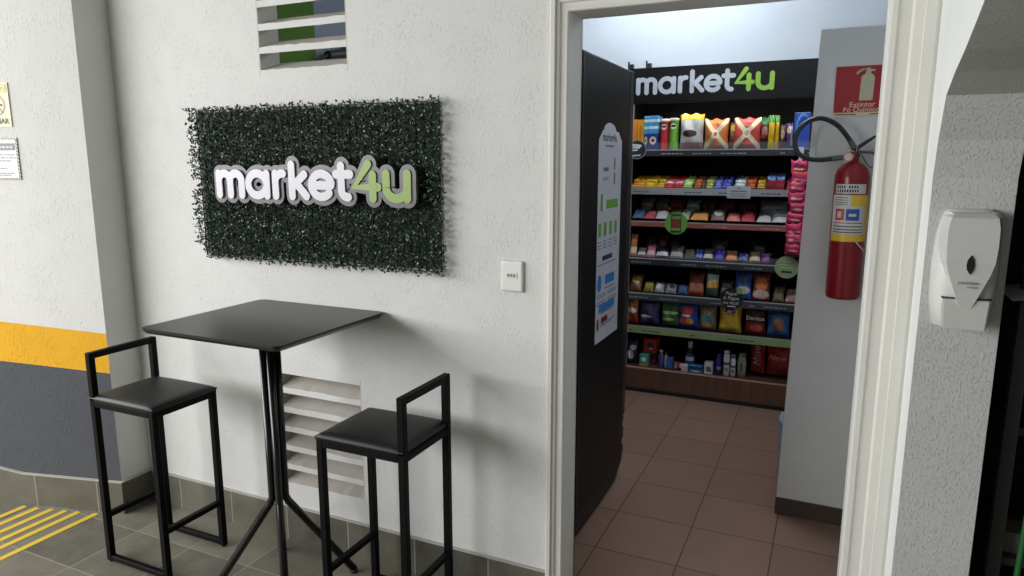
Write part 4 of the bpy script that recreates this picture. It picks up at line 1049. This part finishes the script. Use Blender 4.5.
bottle('deep blue spray can on the bottom ledge', -.614, -.580, ZP, .135, mat_pack(C(36, 44, 140), bands=((.35, .5, C(170, 166, 90)),)), mat(rgb(40, 46, 140), .35), y=4.455, neck=.7, name='spray_can', cat='spray can')
sw = mat_pack(C(206, 206, 210), bands=((.5, .62, C(70, 76, 96)),), blobs=((.5, .3, .3, .1, C(130, 132, 140)),))
bottle('taller white bottle of the pair on the bottom ledge', -.568, -.528, ZP, .165, sw, mat(rgb(190, 190, 194), .35), y=4.455, neck=.85, capf=.12)
bottle('shorter white bottle of the pair on the bottom ledge', -.524, -.492, ZP, .140, sw, mat(rgb(110, 112, 116), .35), y=4.455, neck=.85, capf=.16)
bottle('grey-green spray can near the red rolls on the bottom ledge', -.482, -.430, ZP, .155, mat_pack(C(130, 142, 124), bands=((.2, .75, C(150, 160, 140)),), blobs=((.5, .5, .2, .25, C(90, 104, 86)),)), mat(rgb(96, 108, 96), .35), y=4.465, neck=.9, capf=.12, name='spray_can', cat='spray can')
NV = mat_pack(C(196, 44, 50), bands=((0, .08, C(206, 150, 150)),), blobs=((.5, .3, .4, .1, C(150, 60, 60)),), rough=.4)
def roll_pack(label, x0, x1, txt, vertical=False, y=4.60):
    w = x1 - x0; e = bag_mesh('paper_roll_pack', w, .212, .11, NV, None, nx=14, nz=14, seed=5, crimp=.02)
    for v in e.data.vertices:                      # squarer than a snack bag
        v.co.x = max(-w / 2, min(w / 2, v.co.x * 1.08))
    e.location = ((x0 + x1) / 2, y, ZP + .001); tag(e, label, 'paper rolls', 'red paper roll packs on the bottom ledge')
    if txt: text(txt, WT, e, .060 if vertical else .048, (-.022 if not vertical else .0, -.0605, .125), rot=(PI / 2, -PI / 2 if vertical else 0, 0), ext=.001, shear=.3)
    return e
roll_pack('narrow red paper roll pack with sideways white lettering on the bottom ledge', -.418, -.330, 'Neve', True)
roll_pack('wide red paper roll pack with upright white lettering at the right', -.318, -.150, 'Neve')

# ---- hanging strip of pink pouches at the right end
e = empty('clip_strip', (-.197, 4.396, 1.545), 0, 'white clip strip holding the hanging pink pouches', 'strip')
bm = bmesh.new(); box(bm, -.010, .010, -.001, .001, -.585, .045); link('strip', bm, mat(rgb(190, 190, 190), .4), e)
bm = bmesh.new(); box(bm, -.016, .016, -.004, .012, .006, .050); link('hanger_tag', bm, mat(rgb(200, 200, 202), .4), e)
pm = [mat_pack(C(214, 46, 96), bands=((.5, 1, C(206, 36, 88)), (.18, .24, C(120, 20, 50))), blobs=((.3, .36, .16, .10, C(236, 190, 200)), (.66, .34, .2, .07, C(240, 200, 206)))), mat_pack(C(196, 40, 84), bands=((.0, .2, C(110, 18, 44)),), blobs=((.3, .55, .16, .10, C(240, 210, 214)), (.6, .5, .24, .07, C(220, 140, 160)))), mat_pack(C(176, 34, 70), bands=((.0, .22, C(96, 20, 46)), (.8, 1, C(200, 60, 100))), blobs=((.5, .5, .3, .07, C(224, 180, 190)),))]
for k in range(9):
    z = 1.455 - k * .060
    nm = ('topmost', 'second from top', 'third from top', 'fourth from top', 'middle', 'fourth from bottom', 'third from bottom', 'second from bottom', 'lowest')[k]
    o = bag_mesh('candy_pouch', .092 + .006 * (k % 2), .075, .026, pm[min(2, k // 2) if k < 6 else k % 3], None, nx=10, nz=10, seed=k + 40, crimp=.08)
    o.location = (-.197 + .006 * math.sin(k * 2.1) - .002 * (k > 4), 4.372, z - .01); o.rotation_euler = (R(7), R(5 * math.sin(k * 1.7)), R(6 * math.sin(k * 3.1)))
    tag(o, 'pink candy pouch, %s on the hanging strip by the partition' % nm, 'candy pouch', 'pink candy pouches on the hanging strip')
    if k == 0:
        text('Fini', mat(rgb(50, 50, 140), .5), o, .032, (0, -.0165, .050), ext=.0015)
        bm = bmesh.new(); box(bm, -.024, .024, -.0168, -.013, .020, .030); link('flavour_band', bm, mat(rgb(226, 190, 60), .5), o)

# ------------------------------------------------------------------ extinguisher and its sign on the partition
PY = 3.048
e = empty('safety_sign', (.060, PY, 1.68), 0, 'red fire extinguisher sign on the grey partition above the extinguisher', 'sign')
SW = .090
bm = bmesh.new(); box(bm, -SW, SW + .012, -.003, 0, .0, .186); link('panel', bm, mat(rgb(150, 22, 30), .4), e)
CRM = mat(rgb(178, 178, 146), .5); CRM2 = mat(rgb(226, 206, 178), .5)
bm = bmesh.new(); box(bm, -SW, SW + .012, -.0038, -.0028, 0, .014); link('footer_band', bm, mat(rgb(206, 190, 150), .5), e)
for xa, xb in ((-SW + .006, -.01), (.035, SW)):
    bm = bmesh.new(); x = xa
    while x < xb:
        l = random.uniform(.006, .012); box(bm, x, min(xb, x + l), -.0044, -.0036, .005, .009); x += l + .0012
    link('footer_print', bm, INK, e)
bm = bmesh.new()
prism_xz(bm, [(-.004, .058), (.042, .058), (.044, .140), (.040, .150), (.030, .156), (.030, .166), (.012, .166), (.012, .156), (.002, .150), (-.002, .140)], -.0038, -.0028)
prism_xz(bm, [(.014, .164), (.042, .164), (.044, .170), (.028, .172), (.026, .177), (.016, .177), (.014, .172), (.002, .169), (-.012, .160), (-.016, .154), (-.021, .157), (-.016, .166), (-.002, .174), (.014, .176)], -.0039, -.0029)
link('extinguisher_symbol', bm, CRM, e)
text('Extintor', CRM2, e, .027, (.008, -.0034, .0425), ext=.0006)
text('Pó Químico', CRM2, e, .026, (.006, -.0034, .0235), ext=.0006)

ex, ey, ez = .054, 2.975, .985
e = empty('fire_extinguisher', (ex, ey, ez), 0, 'red dry powder fire extinguisher hung on the grey partition', 'fire extinguisher')
r = .062; REDX = mat(rgb(126, 14, 22), .28)
bm = bmesh.new(); lathe(bm, [(r * .90, 0), (r * .96, .004), (r, .012), (r, .455), (r * .97, .475), (r * .86, .495), (r * .62, .512), (r * .36, .521), (r * .3, .525)], n=36); link('cylinder', bm, REDX, e)
bm = bmesh.new(); lathe(bm, [(.017, .522), (.019, .526), (.019, .536), (.014, .538), (.014, .560), (.010, .566)], n=18); vl = link('valve', bm, mat(rgb(120, 60, 40), .4, .5), e)
bm = bmesh.new(); 
va = [bm.verts.new(v) for v in ()]
tube(bm, [(-.004, -.010, .545), (-.024, -.020, .542)], .009, 12); link('hose_port', bm, CHROME, vl)
bm = bmesh.new(); n = 24; c = (-.020, .541)
for k in range(1):
    disc(bm, c, .018, -.036, -.022, 24)
g = link('pressure_gauge', bm, mat(rgb(176, 140, 130), .35), e)
bm = bmesh.new(); disc(bm, c, .0125, -.0370, -.0358, 20); link('gauge_face', bm, mat(rgb(206, 186, 176), .4), g)
bm = bmesh.new(); tube(bm, [(0, -.002, .560), (.014, -.006, .578), (.050, -.018, .604), (.066, -.022, .616)], [.007, .008, .006, .004], 8); link('lever', bm, BLACKP, e)
bm = bmesh.new(); tube(bm, [(0, -.002, .556), (.02, -.008, .560), (.062, -.022, .556), (.072, -.024, .548)], [.006, .006, .005, .004], 8); link('carry_handle', bm, mat((.12, .12, .12), .3, .8), e)
bm = bmesh.new(); tube(bm, [(.006, -.014, .560), (.012, -.014, .598), (.014, -.014, .622)], .0016, 6); tube(bm, [(-.004, -.012, .562), (-.02, -.016, .574), (-.026, -.016, .580)], .0018, 6); link('safety_pin', bm, CHROME, e)
bm = bmesh.new(); tube(bm, [(.012, -.012, .566), (.03, -.02, .540), (.046, -.022, .512), (.060, -.02, .500), (.074, -.016, .510), (.078, -.014, .535), (.07, -.015, .552)], .002, 6); link('pin_chain', bm, mat((.05, .05, .05), .5), e)
pts = [(-.024, -.022, .541), (-.050, -.030, .538), (-.085, -.040, .533), (-.125, -.048, .530), (-.165, -.050, .537), (-.197, -.050, .560), (-.208, -.048, .600), (-.199, -.044, .640), (-.172, -.040, .670), (-.135, -.036, .684), (-.100, -.030, .678), (-.062, -.024, .655), (-.030, -.016, .618), (-.010, -.010, .588), (0, -.006, .570)]
fine = []
def cat_(p0, p1, p2, p3, t):
    return tuple(.5 * (2 * b + (c_ - a) * t + (2 * a - 5 * b + 4 * c_ - d) * t * t + (3 * b - a - 3 * c_ + d) * t ** 3) for a, b, c_, d in zip(p0, p1, p2, p3))
for i in range(len(pts) - 1):
    for s in range(4): fine.append(cat_(pts[max(0, i - 1)], pts[i], pts[i + 1], pts[min(len(pts) - 1, i + 2)], s / 4))
fine.append(pts[-1])
bm = bmesh.new(); tube(bm, fine, .0092, 12); hs = link('hose', bm, mat((.012, .012, .013), .4), e, smooth=True)
bm = bmesh.new(); tube(bm, fine[2:8], .0105, 12); tube(bm, fine[-7:-1], .0105, 12); link('hose_ferrule', bm, mat(rgb(96, 98, 100), .35, .5), hs)
def wrap(name, a0, a1, z0, z1, m, parent, rr, n=16):
    bm = bmesh.new(); A = []
    for k in range(n + 1):
        a = R(a0 + (a1 - a0) * k / n); A.append([bm.verts.new((rr * math.cos(a), rr * math.sin(a), z)) for z in (z0, z1)])
    for k in range(n): bm.faces.new((A[k][0], A[k + 1][0], A[k + 1][1], A[k][1]))
    return link(name, bm, m, parent, smooth=True)
LB = mat(rgb(196, 196, 190), .4); YL = mat(rgb(214, 176, 50), .4); BLX = mat(rgb(40, 80, 160), .4); RDX = mat(rgb(190, 60, 60), .4)
wrap('name_label', 215, 322, .405, .440, LB, e, r + .0008)
for z, t_ in ((.4285, 'COND. EDIF.'), (.414, 'ALVORADA')):
    pass
lab = wrap('instruction_label', 205, 345, .225, .400, LB, e, r + .0008)
wrap('yellow_band', 205, 345, .225, .252, YL, lab, r + .0012); wrap('yellow_corner', 272, 345, .358, .400, YL, lab, r + .0012); wrap('yellow_side', 325, 345, .252, .36, YL, lab, r + .0012)
wrap('red_pictogram', 222, 254, .305, .348, RDX, lab, r + .0012); wrap('blue_pictogram', 259, 302, .305, .348, BLX, lab, r + .0012)
wrap('pictogram_figure', 230, 244, .314, .338, LB, lab, r + .0016); wrap('pictogram_figure', 268, 292, .320, .330, LB, lab, r + .0016)
for z in (.295, .282, .270, .260): wrap('print_line', 214, 318, z - .0018, z + .0018, INK if z < .29 else RDX, lab, r + .0014)
for z in (.390, .381, .372, .364): wrap('print_line', 214, 262, z - .0014, z + .0014, GREYINK, lab, r + .0014)
for z, seg in ((.430, ((222, 250), (262, 290))), (.415, ((222, 226), (232, 292)))):
    for a0, a1 in seg:
        a = a0
        while a < a1 - 3: wrap('print_letter', a, a + 5, z - .005, z + .005, INK, e, r + .0014, 3); a += 8
bm = bmesh.new(); tube(bm, [(.024, -.0605, .232), (.045, -.058, .208), (.062, -.050, .190)], .0022, 6); link('seal_tie', bm, mat(rgb(190, 180, 176), .5), e)
bm = bmesh.new(); box(bm, -.012, .012, r - .004, PY - ey + .003, .43, .56); box(bm, -.020, .020,   .010, PY - ey + .003, .540, .552); link('wall_bracket', bm, BLACKP, e)

# bin with a liner behind the partition
e = empty('waste_bin', (-.030, 3.285, 0), 0, 'white bin with pale plastic liner peeping from behind the partition', 'bin')
bm = bmesh.new(); lathe(bm, [(.108, 0), (.112, .004), (.120, .345), (.122, .35), (.115, .35), (.110, .33), (.100, .012)], n=28); link('bucket', bm, mat(rgb(190, 196, 204), .5), e)
LIN = mat(rgb(150, 162, 186), .3)
bm = bmesh.new(); n = 36; rings = []
for z, rad in ((.055, .117), (.15, .121), (.25, .125), (.34, .128), (.366, .126), (.35, .110), (.25, .106)):
    rings.append([bm.verts.new(((rad + .004 * math.sin(k * 2.3 + z * 40)) * math.cos(2 * PI * k / n), (rad + .004 * math.sin(k * 2.3 + z * 40)) * math.sin(2 * PI * k / n), z + .006 * math.sin(k * 1.1) * (z < .1))) for k in range(n)])
for a, b in zip(rings, rings[1:]):
    for k in range(n): bm.faces.new((a[k], a[(k + 1) % n], b[(k + 1) % n], b[k]))
link('bin_liner', bm, LIN, e, smooth=True)

# black device on the shop's left wall, seen through the upper vent
e = empty('wall_camera', (-2.8, 3.64, 2.135), 0, 'black device on the grey shop wall seen through the upper vent', 'camera')
bm = bmesh.new(); box(bm, 0, .03, -.06, .06, -.03, .06, bev=.004); link('mount', bm, BLACKP, e)
bm = bmesh.new(); tube(bm, [(.02, 0, .02), (.06, -.10, .015), (.07, -.26, -.015)], [.035, .032, .024], 14); link('body', bm, mat((.012, .012, .013), .3), e)
bm = bmesh.new(); tube(bm, [(.07, -.26, -.015), (.07, -.34, -.05), (.03, -.42, -.10), (.004, -.44, -.20)], .010, 8); link('cable', bm, BLACKP, e)

# ceiling lamps of the shop; the doorway one is added to brighten the shelves
for ly, es, lb_ in ((4.36, 49, 'slim white tube lamp on the shop ceiling above the shelves'), (3.45, 95, 'added unseen tube lamp on the shop ceiling, nearer the doorway')):
  e = empty('ceiling_light', (-1.10 if ly > 4 else -.55, ly, TOP), 0, lb_, 'lamp')
  bm = bmesh.new(); box(bm, -.6, .6, -.05, .05, -.035, 0, bev=.004); link('housing', bm, WHITEP, e)
  bm = bmesh.new(); tube(bm, [(-.57, 0, -.055), (.57, 0, -.055)], .016, 12); link('tube', bm, mat_emit('cool_tube', (.84, .92, 1.0), es), e)
  bm = bmesh.new(); 
  for x in (-.58, .58): box(bm, x - .012, x + .012, -.02, .02, -.075, -.035)
  link('lamp_holder', bm, WHITEP, e)

# ------------------------------------------------------------------ light and camera
def area(name, loc, target, sx, sy, power, col):
    l = bpy.data.lights.new(name, 'AREA'); l.shape = 'RECTANGLE'; l.size = sx; l.size_y = sy; l.energy = power; l.color = col
    o = bpy.data.objects.new(name, l); COL.objects.link(o); o.location = loc
    o.rotation_euler = (Vector(target) - Vector(loc)).to_track_quat('-Z', 'Y').to_euler()
    return o
area('daylight_opening', (-5.4, -1.45, 2.35), (-1.2, 2.0, 1.1), 6.6, 2.3, 425, (1.0, .995, 1.0))
w = bpy.data.worlds.new('overcast'); bpy.context.scene.world = w; w.use_nodes = True
bg = w.node_tree.nodes['Background']; bg.inputs[0].default_value = (.80, .85, .89, 1); bg.inputs[1].default_value = .27

cam = bpy.data.cameras.new('camera'); co = bpy.data.objects.new('camera', cam); COL.objects.link(co)
cam.sensor_width = 36; cam.lens = 36 * 697 / 1024; cam.clip_start = .02
co.location = (0, 0, 1.5); co.rotation_euler = (R(90 - 10.1), 0, R(24.7))
sc = bpy.context.scene; sc.camera = co
sc.view_settings.view_transform = 'Standard'; sc.view_settings.look = 'None'; sc.view_settings.gamma = 1
sc.view_settings.exposure = 0.22; sc.view_settings.use_curve_mapping = False
sc.cycles.use_denoising = True
